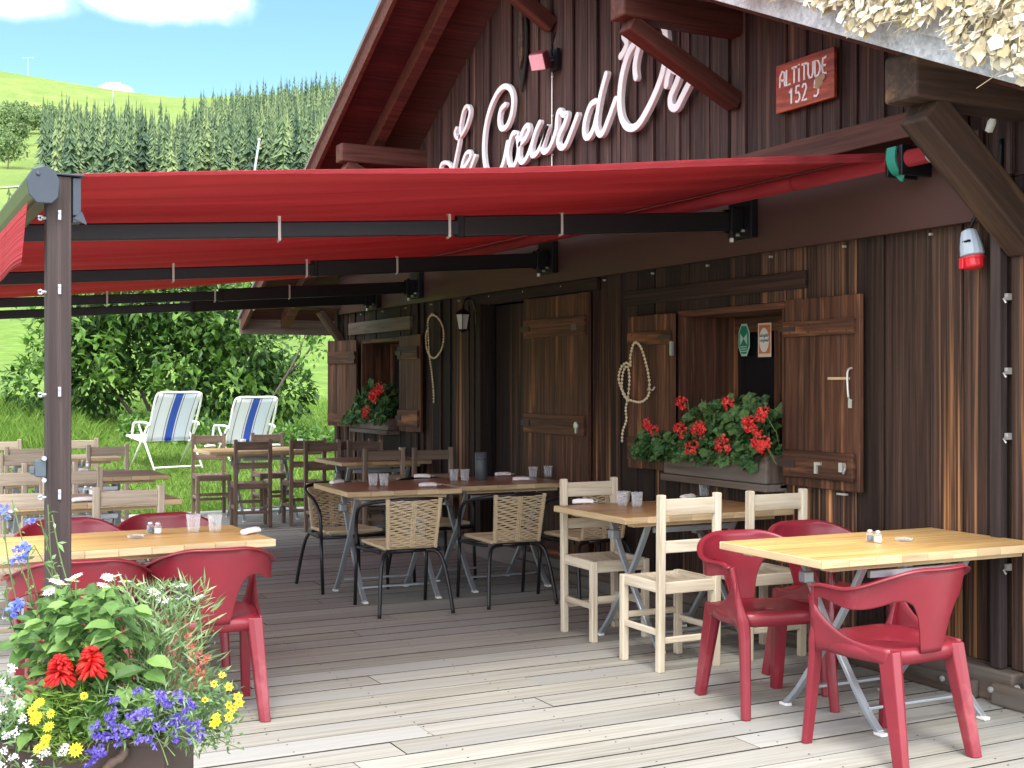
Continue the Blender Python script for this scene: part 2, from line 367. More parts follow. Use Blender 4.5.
def puff(px, py, rx, ry, amp, edge):      # a cloud: an ellipse of sky direction broken up by noise
    dx, dy, dz = (px-512)/F, 1, (384-py)/F
    c = Vector((dx*CS + SN, CS - dx*SN, dz)).normalized()
    sub = wn('ShaderNodeVectorMath'); sub.operation = 'SUBTRACT'; nt.links.new(tc.outputs['Generated'], sub.inputs[0]); sub.inputs[1].default_value = c
    sep = wn('ShaderNodeSeparateXYZ'); nt.links.new(sub.outputs[0], sep.inputs[0])
    h2 = wm('ADD', wm('POWER', sep.outputs[0], 2), wm('POWER', sep.outputs[1], 2))
    d = wm('SQRT', wm('ADD', wm('DIVIDE', h2, (rx/F)**2), wm('POWER', wm('DIVIDE', sep.outputs[2], ry/F), 2)))
    v = wm('ADD', wm('SUBTRACT', 1, d), wm('MULTIPLY', wm('SUBTRACT', nz.outputs[0], .5), amp))
    mr = wn('ShaderNodeMapRange'); mr.interpolation_type = 'SMOOTHSTEP'; nt.links.new(v, mr.inputs[0]); mr.inputs[1].default_value = 0; mr.inputs[2].default_value = edge
    return mr.outputs[0]
k = puff(158, -8, 90, 30, 1.7, 1.1)
k = wm('MAXIMUM', k, puff(114, 94, 24, 13, 2.6, .45)); k = wm('MAXIMUM', k, wm('MULTIPLY', puff(15, 0, 60, 22, 2.0, 1.2), .55))
# broad unseen cloud behind and above the viewer, thickened and brightened for fill light
sepg = wn('ShaderNodeSeparateXYZ'); nt.links.new(tc.outputs['Generated'], sepg.inputs[0])
nz2 = wn('ShaderNodeTexNoise'); nz2.inputs['Scale'].default_value = 2.2; nz2.inputs['Detail'].default_value = 6; nt.links.new(tc.outputs['Generated'], nz2.inputs['Vector'])
hi = wn('ShaderNodeMapRange'); nt.links.new(wm('ADD', wm('MULTIPLY', sepg.outputs[1], -1.0), sepg.outputs[2]), hi.inputs[0]); hi.inputs[1].default_value = -.1; hi.inputs[2].default_value = .5
cl = wn('ShaderNodeMapRange'); cl.interpolation_type = 'SMOOTHSTEP'; nt.links.new(nz2.outputs[0], cl.inputs[0]); cl.inputs[1].default_value = .36; cl.inputs[2].default_value = .54
k = wm('MAXIMUM', k, wm('MULTIPLY', cl.outputs[0], hi.outputs[0]))
mxw = wn('ShaderNodeMix'); mxw.data_type = 'RGBA'; nt.links.new(k, mxw.inputs[0]); 
hsv = wn('ShaderNodeHueSaturation'); hsv.inputs['Saturation'].default_value = 1.08; hsv.inputs['Hue'].default_value = .482; hsv.inputs['Value'].default_value = .56; nt.links.new(sky.outputs[0], hsv.inputs['Color'])
nt.links.new(hsv.outputs[0], mxw.inputs[6]); mxw.inputs[7].default_value = (10.8, 10.6, 11.0, 1)
nt.links.new(mxw.outputs[2], bg.inputs[0])
sc.view_settings.view_transform = 'Standard'; sc.view_settings.look = 'None'; sc.view_settings.exposure = 1.72; sc.view_settings.gamma = 1
sc.cycles.max_bounces = 7; sc.cycles.diffuse_bounces = 4; sc.cycles.transparent_max_bounces = 8; sc.cycles.use_denoising = True
sc.cycles.caustics_reflective = False; sc.cycles.caustics_refractive = False

# ---------------------------------------------------------------- terrain
PROF = [(0,-.35),(14.42,-.35),(14.46,-.06),(15.2,.05),(17,.42),(19.5,.74),(26,1.35),(40,2.75),(60,5.2),(100,10.0),(180,23),(250,36.5),(450,78),(700,141),(830,176),(950,214),(1050,224),(1400,190),(3000,60)]
PX = np.array([p[0] for p in PROF]); PZ = np.array([p[1] for p in PROF])
CRX = [-700,-100,0,60,130,190,260,345,600,1400]; CRY = [71,69,82,96,106,110,109,107,102,130]
def ground(x, y):
    d = math.hypot(x, y)
    depth = x*SN + y*CS; side = x*CS - y*SN
    az = math.atan2(x, y)                       # 0 = along the wall, YAW = centre of view
    px = 512 + F*math.tan(max(-1.2, min(1.2, az-YAW)))
    if d < 40: q = max(0, y) if d < 22 else max(0, y)*(1-(d-22)/18) + depth*(d-22)/18
    else: q = depth
    if d > 40 and depth <= 0: q = 0
    z = float(np.interp(q, PX, PZ))
    if q > 300:
        cr = 1.46 + (384-float(np.interp(px, CRX, CRY)))/F*1050
        z *= 1 + (cr/224-1)*sstep(300, 1050, q)
        z += 3.0*math.sin(x*.011+1)*math.sin(y*.013)*sstep(300, 600, q)*(1-sstep(850, 1000, q))
    if q > 15: z += .04*math.sin(x*1.3)*math.sin(y*.9)
    if y < 14.42 and d < 60: z = min(z, -.35)
    fade = sstep(1.5, 1.1, abs(az-YAW+.25)) if d > 40 else 1
    return z*fade - .35*(1-fade)
mb = MB(); rads = [0,2,4,6,8,10,12,13,13.6]; rr = 14.0
while rr < 42: rads.append(rr); rr += .42
while rr < 3200: rads.append(rr); rr *= 1.045
NA = 220; P = [(0,0,-.35)]; 
angs = [YAW-.25 + 2*math.pi*k/NA for k in range(NA)]
for rr in rads[1:]:
    for a in angs: x, y = rr*math.sin(a), rr*math.cos(a); P.append((x, y, ground(x, y)))
fs = [(0, 1+(k+1)%NA, 1+k) for k in range(NA)]
for i in range(len(rads)-2):
    for k in range(NA): a, b = 1+i*NA+k, 1+i*NA+(k+1)%NA; fs.append((a, b, b+NA, a+NA))
mb.add(P, fs, P, .5)
t = NT('meadow'); pos = t.n('ShaderNodeNewGeometry').outputs['Position']
n1 = t.noise(pos, .012, 6, .6); n2 = t.noise(pos, 2.2, 5, .65); n3 = t.noise(pos, .09, 5, .6)
c = t.ramp(n2, [(.3,(.085,.17,.022)),(.5,(.13,.22,.04)),(.72,(.20,.28,.065))])
sx = t.n('ShaderNodeVectorMath'); sx.operation = 'LENGTH'; t.l(pos, sx.inputs[0])
mr = t.n('ShaderNodeMapRange'); mr.inputs[1].default_value = 60; mr.inputs[2].default_value = 260; t.l(sx.outputs['Value'], mr.inputs[0])
hillc = t.ramp(n3, [(.3,(.13,.21,.05)),(.5,(.20,.26,.075)),(.7,(.27,.30,.105))])
hillc = t.mix(t.ramp(n1, [(.45,(0,0,0)),(.62,(1,1,1))]), hillc, (.16,.235,.06))
c = t.mix(mr.outputs[0], c, hillc)
n4 = t.noise(pos, .9, 6, .7); c = t.mix(t.math('MULTIPLY', t.ramp(n4, [(.42,(1,1,1)),(.6,(0,0,0))]), .55), c, (.075,.125,.028))
n5 = t.noise(pos, .035, 7, .7); c = t.mix(t.math('MULTIPLY', t.ramp(n5, [(.40,(1,1,1)),(.58,(0,0,0))]), .45), c, (.11,.17,.045))
t.l(c, t.b.inputs['Base Color']); t.b.inputs['Roughness'].default_value = .9; t.b.inputs['Specular IOR Level'].default_value = .1; t.bump(n2, .6, .05)
g = mb.build('ground', t.m, smooth=True); tag(g, kind='structure')

# gravel track crossing the far meadow
mb = MB(); pts = []
for q in np.linspace(-60, 70, 40):
    x, y, _ = far(q, 320 + 10*math.sin(q*.05)); pts.append((x, y))
P = []
for i, (x, y) in enumerate(pts):
    for s_ in (-6, 6):
        xx, yy = x + SN*s_, y + CS*s_; P.append((xx, yy, ground(xx, yy)+.35))
mb.add(P, [(2*i, 2*i+2, 2*i+3, 2*i+1) for i in range(len(pts)-1)])
tag(mb.build('track', plain('gravel', (.42,.39,.32), .9, scale=.5, noise=.2)), kind='structure')

# unseen pale gravel sheet, added behind the viewer to bounce neutral fill light
mb = MB(); P = []
xs_ = np.linspace(-55, 40, 24); ys_ = np.linspace(-60, 11.5, 20)
for x_ in xs_:
    for y_ in ys_: P.append((x_, y_ + (1.5*math.sin(x_*.4) if y_ > 11 and x_ < -6 else 0), -.315))
ny = len(ys_); mb.add(P, [(i*ny+j, (i+1)*ny+j, (i+1)*ny+j+1, i*ny+j+1) for i in range(len(xs_)-1) for j in range(ny-1)], P, .5)
tag(mb.build('added_fill_ground', plain('pale_fill_ground', (.40,.375,.34), .9, scale=3, noise=.2, bump=.3)), kind='structure')

# deck: real boards with open joints
mb = MB(); PW = .19; y = 1.0
while y < 14.40:
    x = -4.5 + random.random()*-1.5; wv = PW-random.choice([.010,.012,.015])
    while x < 4.9:
        L = random.choice([3.0, 3.6, 4.2, 2.4]); x1 = min(x+L, 4.98)
        mb.box(((x+x1)/2, y+PW/2, -.018+random.uniform(-.0015,.0015)), (x1-x-.004, wv, .036), rot=(random.uniform(-.006,.006),0,0)); x = x1
    y += PW
deck = mb.build('deck', [M['deck'], M['deckside']])
for p_ in deck.data.polygons: p_.material_index = 0 if p_.normal.z > .7 else 1
deck.location = (0,0,0); tag(deck, kind='structure')
mb = MB(); 
for xx in np.arange(-4.5, 4.9, .6): mb.lo_hi((xx-.04, 1.0, -.34), (xx+.04, 14.38, -.052))
mb.lo_hi((-6,14.41,-.3),(4.98,14.45,-.002)); mb.lo_hi((-6,.96,-.3),(4.98,.995,-.002))
tag(mb.build('deck_joists', M['greybeam']), kind='structure')
mb = MB(); mb.lo_hi((-5.9, 1.0, -.050), (4.97, 14.4, -.018)); tag(mb.build('gap_shade_sheet', M['dark']), kind='structure')  # dark sheet added to put shade into the gaps between boards
mb = MB()      # nail heads
for yy in np.arange(3.1, 8.4, PW):
    for xx in np.arange(-.3, 4.7, .6):
        for dy in (.04, .15): mb.lathe([(.004,.0),(.004,.0012),(0,.0014)], 6, (xx+random.uniform(-.02,.02), yy - (yy-1.0)%PW + dy, .0008))
tag(mb.build('deck_nails', M['rust']), kind='structure')

# grass on the bank behind the deck
def blades(name, n, area, hgt, wid, keep=None, lab='grass', mat='grassblade'):
    mb = MB(); V = []; Fc = []; G = []; Rr = []
    i = 0
    while i < n:
        x = random.uniform(area[0], area[1]); y = random.uniform(area[2], area[3])
        if keep and not keep(x, y): continue
        z = ground(x, y)-.01; a = random.random()*6.283; h = hgt*random.uniform(.5,1.3); w_ = wid*random.uniform(.7,1.3)
        lx, ly = random.gauss(0,.35)*h, random.gauss(0,.35)*h; r = random.random(); k = len(V)
        c_, s_ = math.cos(a)*w_, math.sin(a)*w_
        V += [(x-c_,y-s_,z),(x+c_,y+s_,z),(x+lx*.5,y+ly*.5,z+h*.65),(x+lx,y+ly,z+h)]; Fc += [(k,k+1,k+2),(k+1,k+3,k+2)]
        G += [(0,0,0)]*4; Rr += [r]*4; i += 1
    mb.v, mb.f, mb.g, mb.r = V, Fc, G, Rr
    return tag(mb.build(name, M[mat]), kind='stuff')
def seen(x, y):
    d = x*SN+y*CS; px = 512+F*(x*CS-y*SN)/d
    return -330 < px < 380 and (px > -40 or random.random() < .45)
g1 = blades('grass', 70000, (-9.5, 8.5, 14.46, 24.0), .085, .008, lambda x, y: seen(x, y) and random.random() < min(1, (16.5/y)**2))
tag(g1, 'bright green lawn of short grass on the bank behind the deck', 'grass')
g2 = blades('tall_grass', 9000, (-1.0, 3.1, 18.0, 23), .24, .009, lambda x, y: seen(x, y) and x < 2.9)
tag(g2, 'longer unmown grass left of the leafy bush', 'grass')

# ---------------------------------------------------------------- leaf helpers
def leaf(mb, p, d, n, L, W, r=None, curl=.25, seg=2):
    """a pointed leaf from p along d, face normal about n"""
    p, d, n = Vector(p), Vector(d).normalized(), Vector(n)
    s = d.cross(n)
    s = s.normalized() if s.length > 1e-5 else Vector((1,0,0)); n = s.cross(d).normalized()
    r = random.random() if r is None else r
    rows = [(0,0,0),(.28,.38,.05),(.55,.5,.0),(.8,.3,-.10),(1,0,-.26)] if seg > 1 else [(0,0,0),(.45,.5,.03),(1,0,-.15)]
    V = []; 
    for u, w_, c_ in rows:
        q = p + d*(u*L) + n*(c_*curl*4*L*.5)
        if w_ == 0: V.append(q)
        else: V += [q - s*(w_*W) + n*(W*.18), q, q + s*(w_*W) + n*(W*.18)]
    if seg > 1: Fc = [(0,1,2),(0,2,3),(1,4,5,2),(2,5,6,3),(4,7,8,5),(5,8,9,6),(7,10,8),(8,10,9)]
    else: Fc = [(0,1,2),(0,2,3),(1,4,2),(2,4,3)]
    mb.add(V, Fc, [(0,0,0)]*len(V), r)
def rdir(zb=0):
    v = Vector((random.gauss(0,1), random.gauss(0,1), random.gauss(0,1)+zb)); return v.normalized()

# bush behind the garden chairs: > branches, leaves
bx, by, _ = far(178, 20.0); bz = ground(bx, by)
bush = thing('leafy_bush', (bx, by, bz), 'big dark green bush with large glossy leaves behind the striped garden chairs', 'bush')
rv = Vector((CS, -SN, 0)); fv = Vector((SN, CS, 0))
lobes = []
for i in range(30):
    u = random.uniform(-1.95, 1.2); top = 2.75 - .14*(u+.2)**2
    z = random.uniform(.35, max(.6, top-.55)); dd = random.uniform(-.7, .6)
    lobes.append((Vector((0,0,0)) + rv*u + fv*dd + Vector((0,0,z)), random.uniform(.50,.78)))
lobes.append((rv*1.75 + Vector((0,0,.5)), .40)); lobes.append((rv*1.5 + Vector((0,0,.6)), .5)); lobes.append((rv*-2.2 + Vector((0,0,.6)), .5))
mb = MB()
for c_, rad in lobes:
    for i in range(470):
        v = rdir(.15)
        if v.dot(fv) > .55: continue
        p = c_ + v*rad*random.uniform(.62, 1.12)
        if p.z < .02: continue
        dr = (v + rdir()*0.8 + Vector((0,0,-.35))).normalized()
        leaf(mb, p, dr, (v + Vector((0,0,.9)) + rdir()*.5), random.uniform(.09,.19), random.uniform(.055,.10), seg=1)
for i in range(150):      # leading shoots with paler leaves
    u = random.uniform(-2.2, 1.5); z = random.uniform(.6, 2.9-.14*u*u); p0 = rv*u + fv*random.uniform(-1.3,-.7) + Vector((0,0,z))
    for k_ in range(7): leaf(mb, p0 + rdir()*.09, rdir(.3)-fv*.5, Vector((0,0,1))-fv*.4, random.uniform(.15,.24), random.uniform(.08,.12), r=random.uniform(.75,1), seg=1)
mb.build('leaves', M['leaf_bush'], bush)
mb = MB()
for u, l_ in ((-.9,1.6),(-.6,2.0),(.1,1.9),(.7,2.1),(1.0,1.7),(-1.5,1.5)):
    mb.tube(sm([rv*(u*.4), rv*(u*.8)+Vector((0,0,l_*.5)), rv*(u*1.2)-fv*.3+Vector((0,0,l_))], 4), .035, 6, ks=[1-.08*i for i in range(9)])
mb.tube(sm([rv*1.3+Vector((0,0,.5)), rv*1.9-fv*.5+Vector((0,0,.85)), rv*2.35-fv*.5+Vector((0,0,1.45)), rv*2.5-fv*.5+Vector((0,0,2.0))], 4), .025, 6, ks=[1-.05*i for i in range(13)])
mb.build('branches', M['bark'], bush)
# lighter twiggy branch and leaves right of the bush
b2x, b2y, _ = far(300, 18.6); sap = thing('young_tree', (b2x, b2y, ground(b2x, b2y)), 'slim leaning sapling with light leaves right of the big bush, below the eave', 'tree')
mb = MB(); mb.tube(sm([rv*-.9, rv*-.3+Vector((0,0,.9)), rv*.0+Vector((0,0,1.45)), rv*.3+Vector((0,0,2.3))], 5), .022, 6, ks=[1-.045*i for i in range(16)]); mb.build('trunk', M['bark'], sap, smooth=True)
mb = MB()
for i in range(620):
    c_ = random.choice([rv*.1+Vector((0,0,1.95)), rv*.35+Vector((0,0,2.25)), rv*-.15+Vector((0,0,2.2)), rv*.2+Vector((0,0,1.6)), rv*-.5+Vector((0,0,2.0))])
    leaf(mb, c_ + rdir()*random.uniform(.05,.38), rdir(-.2), rdir(1.2), random.uniform(.07,.13), random.uniform(.04,.06), r=random.uniform(.4,1), seg=1)
mb.build('crown', M['leaf_bush'], sap)
# ground cover plants under the bush
mb = MB()
for i in range(2600):
    px_ = random.uniform(120, 350); x, y, _ = far(px_, random.uniform(17.9, 18.9)); z = ground(x, y)
    leaf(mb, (x, y, z+random.uniform(.02,.28)), rdir(.3), rdir(1.5), random.uniform(.06,.13), random.uniform(.035,.07), r=random.uniform(.5,1), seg=1)
tag(mb.build('ground_cover', M['leaf_bush']), 'low leafy weeds along the foot of the bush', 'ground cover', kind='stuff')

# ---------------------------------------------------------------- far hillside: spruces
def spruce_tpl(seed, hgt=20, wid=3.1, tiers=16, n=9):
    rs = random.Random(seed); V = []; Fc = []; Rr = []
    for t_ in range(tiers):
        f_ = t_/(tiers-1); z = hgt*(.08+.86*f_)+rs.uniform(-.25,.25); rad = wid*(1-f_)**.85*rs.uniform(.85,1.1)+.18
        for k_ in range(n):
            a = 2*math.pi*(k_+rs.random()*.9+t_*.37)/n; rr_ = rad*rs.uniform(.55,1.2); z += rs.uniform(-.55,.55); k0 = len(V); da = math.pi/n*1.1
            V += [(0,0,z+hgt*.07),(rr_*.55*math.cos(a-da), rr_*.55*math.sin(a-da), z-hgt*.008),(rr_*math.cos(a), rr_*math.sin(a), z-hgt*.035),(rr_*.55*math.cos(a+da), rr_*.55*math.sin(a+da), z-hgt*.008)]
            Fc += [(k0,k0+1,k0+2),(k0,k0+2,k0+3)]; Rr += [rs.random()]*4
    k0 = len(V); V += [(.12*math.cos(a),.12*math.sin(a),hgt*.93) for a in (0,2.1,4.2)]+[(0,0,hgt*1.02)]; Fc += [(k0,k0+1,k0+3),(k0+1,k0+2,k0+3),(k0+2,k0,k0+3)]; Rr += [.4]*4
    k0 = len(V); V += [(.22*math.cos(a),.22*math.sin(a),-1) for a in (0,1.57,3.14,4.71)]+[(.1*math.cos(a),.1*math.sin(a),hgt*.5) for a in (0,1.57,3.14,4.71)]
    Fc += [(k0+i,k0+(i+1)%4,k0+4+(i+1)%4,k0+4+i) for i in range(4)]; Rr += [.1]*8
    return V, Fc, Rr
TP = [spruce_tpl(i, 20, random.uniform(2.4,3.1), 14, 8) for i in range(5)]
FBX = [25,55,95,130,160,185,205,235,270,345,420]; FBY = [210,156,150,157,160,152,136,124,114,103,98]   # upper edge of the wood
def edge_d(px):
    yb = float(np.interp(px, FBX, FBY))
    for d in range(330, 1040, 8):
        x, y, _ = far(px, d); s_ = 384-(ground(x, y)-H)/d*F
        if s_ < yb: return d
    return 1030
ED = {p_: edge_d(p_) for p_ in range(20, 430, 5)}
spots = []; ED_ = lambda p_: ED[min(425, max(20, int(p_//5*5)))]
for d in np.arange(330, 1040, 5.6):
    step = 4.7/d*F; p_ = 20 + random.random()*step
    while p_ < 425:
        dd = d+random.uniform(-9,9); pp = p_+random.uniform(-.45,.45)*step
        if dd < ED_(pp) and (pp > 60 or pp > 36+8*math.sin(dd*.03) ) and not (255 < pp < 300 and random.random() < .0): spots.append((pp, dd))
        p_ += step*random.uniform(.8,1.3)
top = [s for s in spots if ED_(s[0])-s[1] < 26 and s[0] < 350]
random.shuffle(top); top = top[:150]; ts = set(top)
mb = MB(); V = []; Fc = []; Rr = []
for s_ in spots:
    if s_ in ts: continue
    x, y, _ = far(*s_); z = ground(x, y); v, f_, r_ = random.choice(TP); k_ = random.uniform(.5,1.12); tw = random.gauss(0,.30); w_ = random.uniform(.85,1.2)
    n0 = len(V); V += [(x+a*k_*w_, y+b*k_*w_, z+c_*k_) for a, b, c_ in v]; Fc += [tuple(i+n0 for i in q) for q in f_]; Rr += [min(1,max(0,q*.6+.2+tw)) for q in r_]
mb.v, mb.f, mb.r, mb.g = V, Fc, Rr, [(0,0,0)]*len(V)
tag(mb.build('spruce_forest', M['spruce']), 'dense spruce wood covering the far hillside', 'forest', kind='stuff')
tm = []
for v, f_, r_ in TP:
    m_ = MB(); m_.v, m_.f, m_.r, m_.g = list(v), list(f_), [q*.6+.1 for q in r_], [(0,0,0)]*len(v); o = m_.build('spruce_tree', M['spruce']); tm.append(o)
used = set()
for i, s_ in enumerate(top):
    k_ = i % 5; x, y, _ = far(*s_)
    o = tm[k_] if k_ not in used else tm[k_].copy()
    if k_ in used: COL.objects.link(o)
    used.add(k_); q = random.uniform(.75, 1.25); o.location = (x, y, ground(x, y)); o.scale = (q*random.uniform(.9,1.1), q, q); o.rotation_euler = (0,0,random.random()*6.28)
    tag(o, 'dark spruce along the upper edge of the far wood', 'tree', 'spruces along the upper edge of the wood')
# near spruce tips above the awning end, and round trees on the left
def big_spruce(px, d, hgt, lab):
    x, y, _ = far(px, d); t_ = thing('spruce_tree', (x, y, ground(x, y)-.5), lab, 'tree')
    v, f_, r_ = spruce_tpl(99+px, hgt, hgt*.17, 20, 13); m_ = MB(); m_.v, m_.f, m_.r, m_.g = v, f_, r_, [(0,0,0)]*len(v); m_.build('crown', M['spruce'], t_)
    m_ = MB(); m_.tube([(0,0,0),(0,0,hgt*.5),(0,0,hgt*.9)], .25, 7, ks=[1,.6,.2]); m_.build('trunk', M['bark'], t_)
x, y, _ = far(9, 150); big_spruce(9, 150, H+(384-187)/F*150-ground(x, y), 'lone spruce on the meadow left of the awning corner')
def round_tree(px, d, hgt, wid, lab, grp=None, n=900, ls=.55):
    x, y, _ = far(px, d); t_ = thing('round_tree', (x, y, ground(x, y)-.3), lab, 'tree', group=grp)
    m_ = MB(); m_.tube([(0,0,0),(.1,0,hgt*.3),(0,0,hgt*.6)], .22, 6, ks=[1,.8,.4]); m_.build('trunk', M['bark'], t_)
    m_ = MB(); lb = [(Vector((random.uniform(-1,1)*wid*.28, random.uniform(-1,1)*wid*.28, hgt*random.uniform(.35,.8))), wid*random.uniform(.2,.32)) for _ in range(9)]
    for c_, ra in lb:
        for i in range(n//9):
            v = rdir(.1); leaf(m_, c_+v*ra*random.uniform(.8,1.1), rdir(), v+rdir()*.4, ls*random.uniform(.7,1.3)*2, ls*1.5, seg=1)
    m_.build('crown', M['decid'], t_)
rt = [(4,560,13,11),(14,590,12,11),(24,570,13,10),(33,600,12,11),(42,575,13,10),(52,590,13,9),(12,640,12,10),(30,650,11,10),(46,640,12,10),(-8,600,13,11),(-4,470,14,12),(8,440,13,11),(58,560,11,9),(20,520,12,10)]
for i, (a, b, c_, d_) in enumerate(rt): round_tree(a, b, c_, d_, 'rounded broadleaf tree in the clump on the hillside left of the spruces', 'broadleaf trees on the hillside')
# lift pylons on the ridge and the leaning pole
for px_, d_, h_ in ((28,1010,20),(113,690,24)):
    x, y, _ = far(px_, d_); z = ground(x, y)
    t_ = thing('lift_pylon', (x, y, z), {28:'tiny ski lift pylon on the ridge at the left edge', 113:'grey ski lift pylon standing above the spruces'}[px_], 'pylon')
    m_ = MB(); m_.tube([(0,0,-1),(0,0,h_)], .32, 6, ks=[1,.6]); m_.build('mast', M['steel'], t_)
    m_ = MB(); m_.bar((-4*CS,4*SN,h_), (4*CS,-4*SN,h_), .35, .4); m_.bar((-4*CS,4*SN,h_+.5),(-4*CS,4*SN,h_-1.2),.3,.3); m_.bar((4*CS,-4*SN,h_+.5),(4*CS,-4*SN,h_-1.2),.3,.3); m_.build('crossarm', M['steel'], t_)
x, y, _ = far(234, 60); z = ground(x, y); tp = fz(259, 141, 60)
t_ = thing('leaning_pole', (x, y, z), 'thin grey leaning pole in front of the spruce wood above the awning', 'pole')
m_ = MB(); m_.tube([(0,0,-.3), (tp[0]-x, tp[1]-y, tp[2]-z)], .06, 7, ks=[1.2,.8]); m_.build('pole_shaft', M['pluggrey'], t_); m_ = MB(); m_.lathe([(.0,0),(.075,.02),(.075,.12),(0,.15)], 8, (tp[0]-x, tp[1]-y, tp[2]-z)); m_.build('pole_cap', M['steel'], t_)
# ---------------------------------------------------------------- chalet
WX = 4.72; VX = 3.81; Y0, Y1 = 3.2, 13.42
def zR(y): return 2.565 + .4385*(y-3.29)
def zL(y): return 4.50 - .537*(y-9.75)
def zroof(y): return min(zR(y), zL(y))
PKY = (4.50+.537*9.75-2.565+.4385*3.29)/.9755; PKZ = zR(PKY)
ch = thing('chalet', (WX, 8.9, 0), 'dark timber mountain chalet with a gable, shutters and a red-stained overhanging roof', 'building')
def B(mb, name, mat, parent=ch, **k): return mb.build(name, mat, parent, world=True, **k)
openings = [(5.74, 6.81, .86, 1.935), (8.94, 9.73, 0.0, 2.135), (11.62, 12.72, 1.0, 1.93)]
edges = [Y0]; 
while edges[-1] < Y1-.1: edges.append(edges[-1] + random.choice([.13,.16,.18,.20,.15,.22]))
edges[-1] = Y1
for a, b, _, _ in openings:
    for e in (a, b):
        i = min(range(len(edges)), key=lambda j: abs(edges[j]-e)); edges[i] = e
edges = sorted(set(edges))
mb = MB(); mg = MB(); mbat = MB()
for a, b in zip(edges, edges[1:]):
    ym = (a+b)/2; top_ = min(zroof(a), zroof(b))-.015; segs = [(.15, 2.42)]
    for oa, ob, z0, z1 in openings:
        if oa-.01 < ym < ob+.01: segs = [(z1, 2.42)] + ([(.15, z0)] if z0 > .3 else [])
    fx = WX - random.uniform(0, .018)
    for z0, z1 in segs:
        z1 = min(z1, top_)
        if z1 > z0+.02: mb.lo_hi((fx, a+.003, z0), (WX+.03, b-.003, z1))
    if top_ > 2.43:
        sh = zroof(b)-zroof(a); o_ = random.random()*20; r_ = random.random(); xa, xb = fx, WX+.03; a_, b_ = a+.003, b-.003
        P = [(xa,a_,2.423),(xb,a_,2.423),(xb,b_,2.423),(xa,b_,2.423),(xa,a_,zroof(a)-.015),(xb,a_,zroof(a)-.015),(xb,b_,zroof(b)-.015),(xa,b_,zroof(b)-.015)]
        mg.add(P, [(0,3,2,1),(4,5,6,7),(0,1,5,4),(1,2,6,5),(2,3,7,6),(3,0,4,7)], [(p[2]+o_,p[1]+o_,p[0]) for p in P], r_)
        mg.lo_hi((fx-.016, a-.016, 2.43), (fx+.002, a+.02, zroof(a)-.03))
B(mg, 'gable_wall', M['gable'])
     # overlapping cover strips on the lower wall
for e in edges[1:-1]:
    if random.random() < .35 and not any(a-.06 < e < b+.06 for a, b, _, _ in openings):
        mb.lo_hi((WX-.028, e-random.uniform(.010,.022), .16), (WX-.012, e+random.uniform(.014,.03), 2.3))
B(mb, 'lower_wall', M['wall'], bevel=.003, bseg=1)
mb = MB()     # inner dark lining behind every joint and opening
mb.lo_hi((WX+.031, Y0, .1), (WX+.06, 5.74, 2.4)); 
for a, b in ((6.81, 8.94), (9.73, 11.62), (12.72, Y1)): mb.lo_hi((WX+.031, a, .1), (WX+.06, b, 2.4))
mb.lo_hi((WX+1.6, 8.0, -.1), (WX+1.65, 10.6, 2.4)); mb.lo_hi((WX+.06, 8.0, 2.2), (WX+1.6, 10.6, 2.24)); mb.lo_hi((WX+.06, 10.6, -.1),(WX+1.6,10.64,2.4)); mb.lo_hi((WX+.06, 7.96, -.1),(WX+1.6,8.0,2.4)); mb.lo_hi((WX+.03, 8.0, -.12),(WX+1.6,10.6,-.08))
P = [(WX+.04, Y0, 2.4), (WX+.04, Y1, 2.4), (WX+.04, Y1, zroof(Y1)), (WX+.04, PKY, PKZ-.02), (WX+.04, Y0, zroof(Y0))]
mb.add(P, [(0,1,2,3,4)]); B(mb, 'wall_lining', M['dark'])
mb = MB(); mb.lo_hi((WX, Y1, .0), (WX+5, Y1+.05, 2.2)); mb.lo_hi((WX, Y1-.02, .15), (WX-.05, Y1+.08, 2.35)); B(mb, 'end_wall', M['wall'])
mb = MB(); mb.lo_hi((WX-.12, Y0, .0), (WX+.25, 3.98, .15)); mb.lo_hi((WX-.12, 4.03, 0), (WX+.25, Y1, .148)); mb.lo_hi((WX-.165, 4.22, 0), (WX-.122, 8.9, .085)); mb.lo_hi((WX-.165, Y0, 0), (WX-.122, 4.12, .10))
B(mb, 'sill_beam', M['greybeam'], bevel=.012)
mb = MB(); mb.lo_hi((WX-.10, 4.12, .152), (WX-.05, 4.18, 2.33)); B(mb, 'corner_batten', M['cornerpost'], bevel=.006)
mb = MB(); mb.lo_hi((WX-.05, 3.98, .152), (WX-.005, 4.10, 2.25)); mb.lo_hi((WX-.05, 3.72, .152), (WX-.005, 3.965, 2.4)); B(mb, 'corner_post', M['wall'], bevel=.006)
# roof: two slopes with boarded soffit, rafters, verge boards
def slope(ya, yb, fn, xa, xb, t0, t1, mb):
    P = [(xa,ya,fn(ya)+t0),(xb,ya,fn(ya)+t0),(xb,yb,fn(yb)+t0),(xa,yb,fn(yb)+t0),(xa,ya,fn(ya)+t1),(xb,ya,fn(ya)+t1),(xb,yb,fn(yb)+t1),(xa,yb,fn(yb)+t1)]
    o_ = random.random()*20; mb.add(P, [(0,3,2,1),(4,5,6,7),(0,1,5,4),(1,2,6,5),(2,3,7,6),(3,0,4,7)], [(p[0]+o_,p[1]+o_,p[2]) for p in P])
EL, ER = 14.25, 2.4
mb = MB()
for fn, ya, yb in ((zL, PKY, EL), (zR, ER, PKY)):
    n_ = int((yb-ya)/.165); 
    for i in range(n_):
        a = ya+(yb-ya)*i/n_; b = ya+(yb-ya)*(i+1)/n_; slope(a+.003, b-.003, fn, VX+.035, WX+.4, .10+random.uniform(0,.004), .125, mb)
B(mb, 'soffit', M['soffit'])
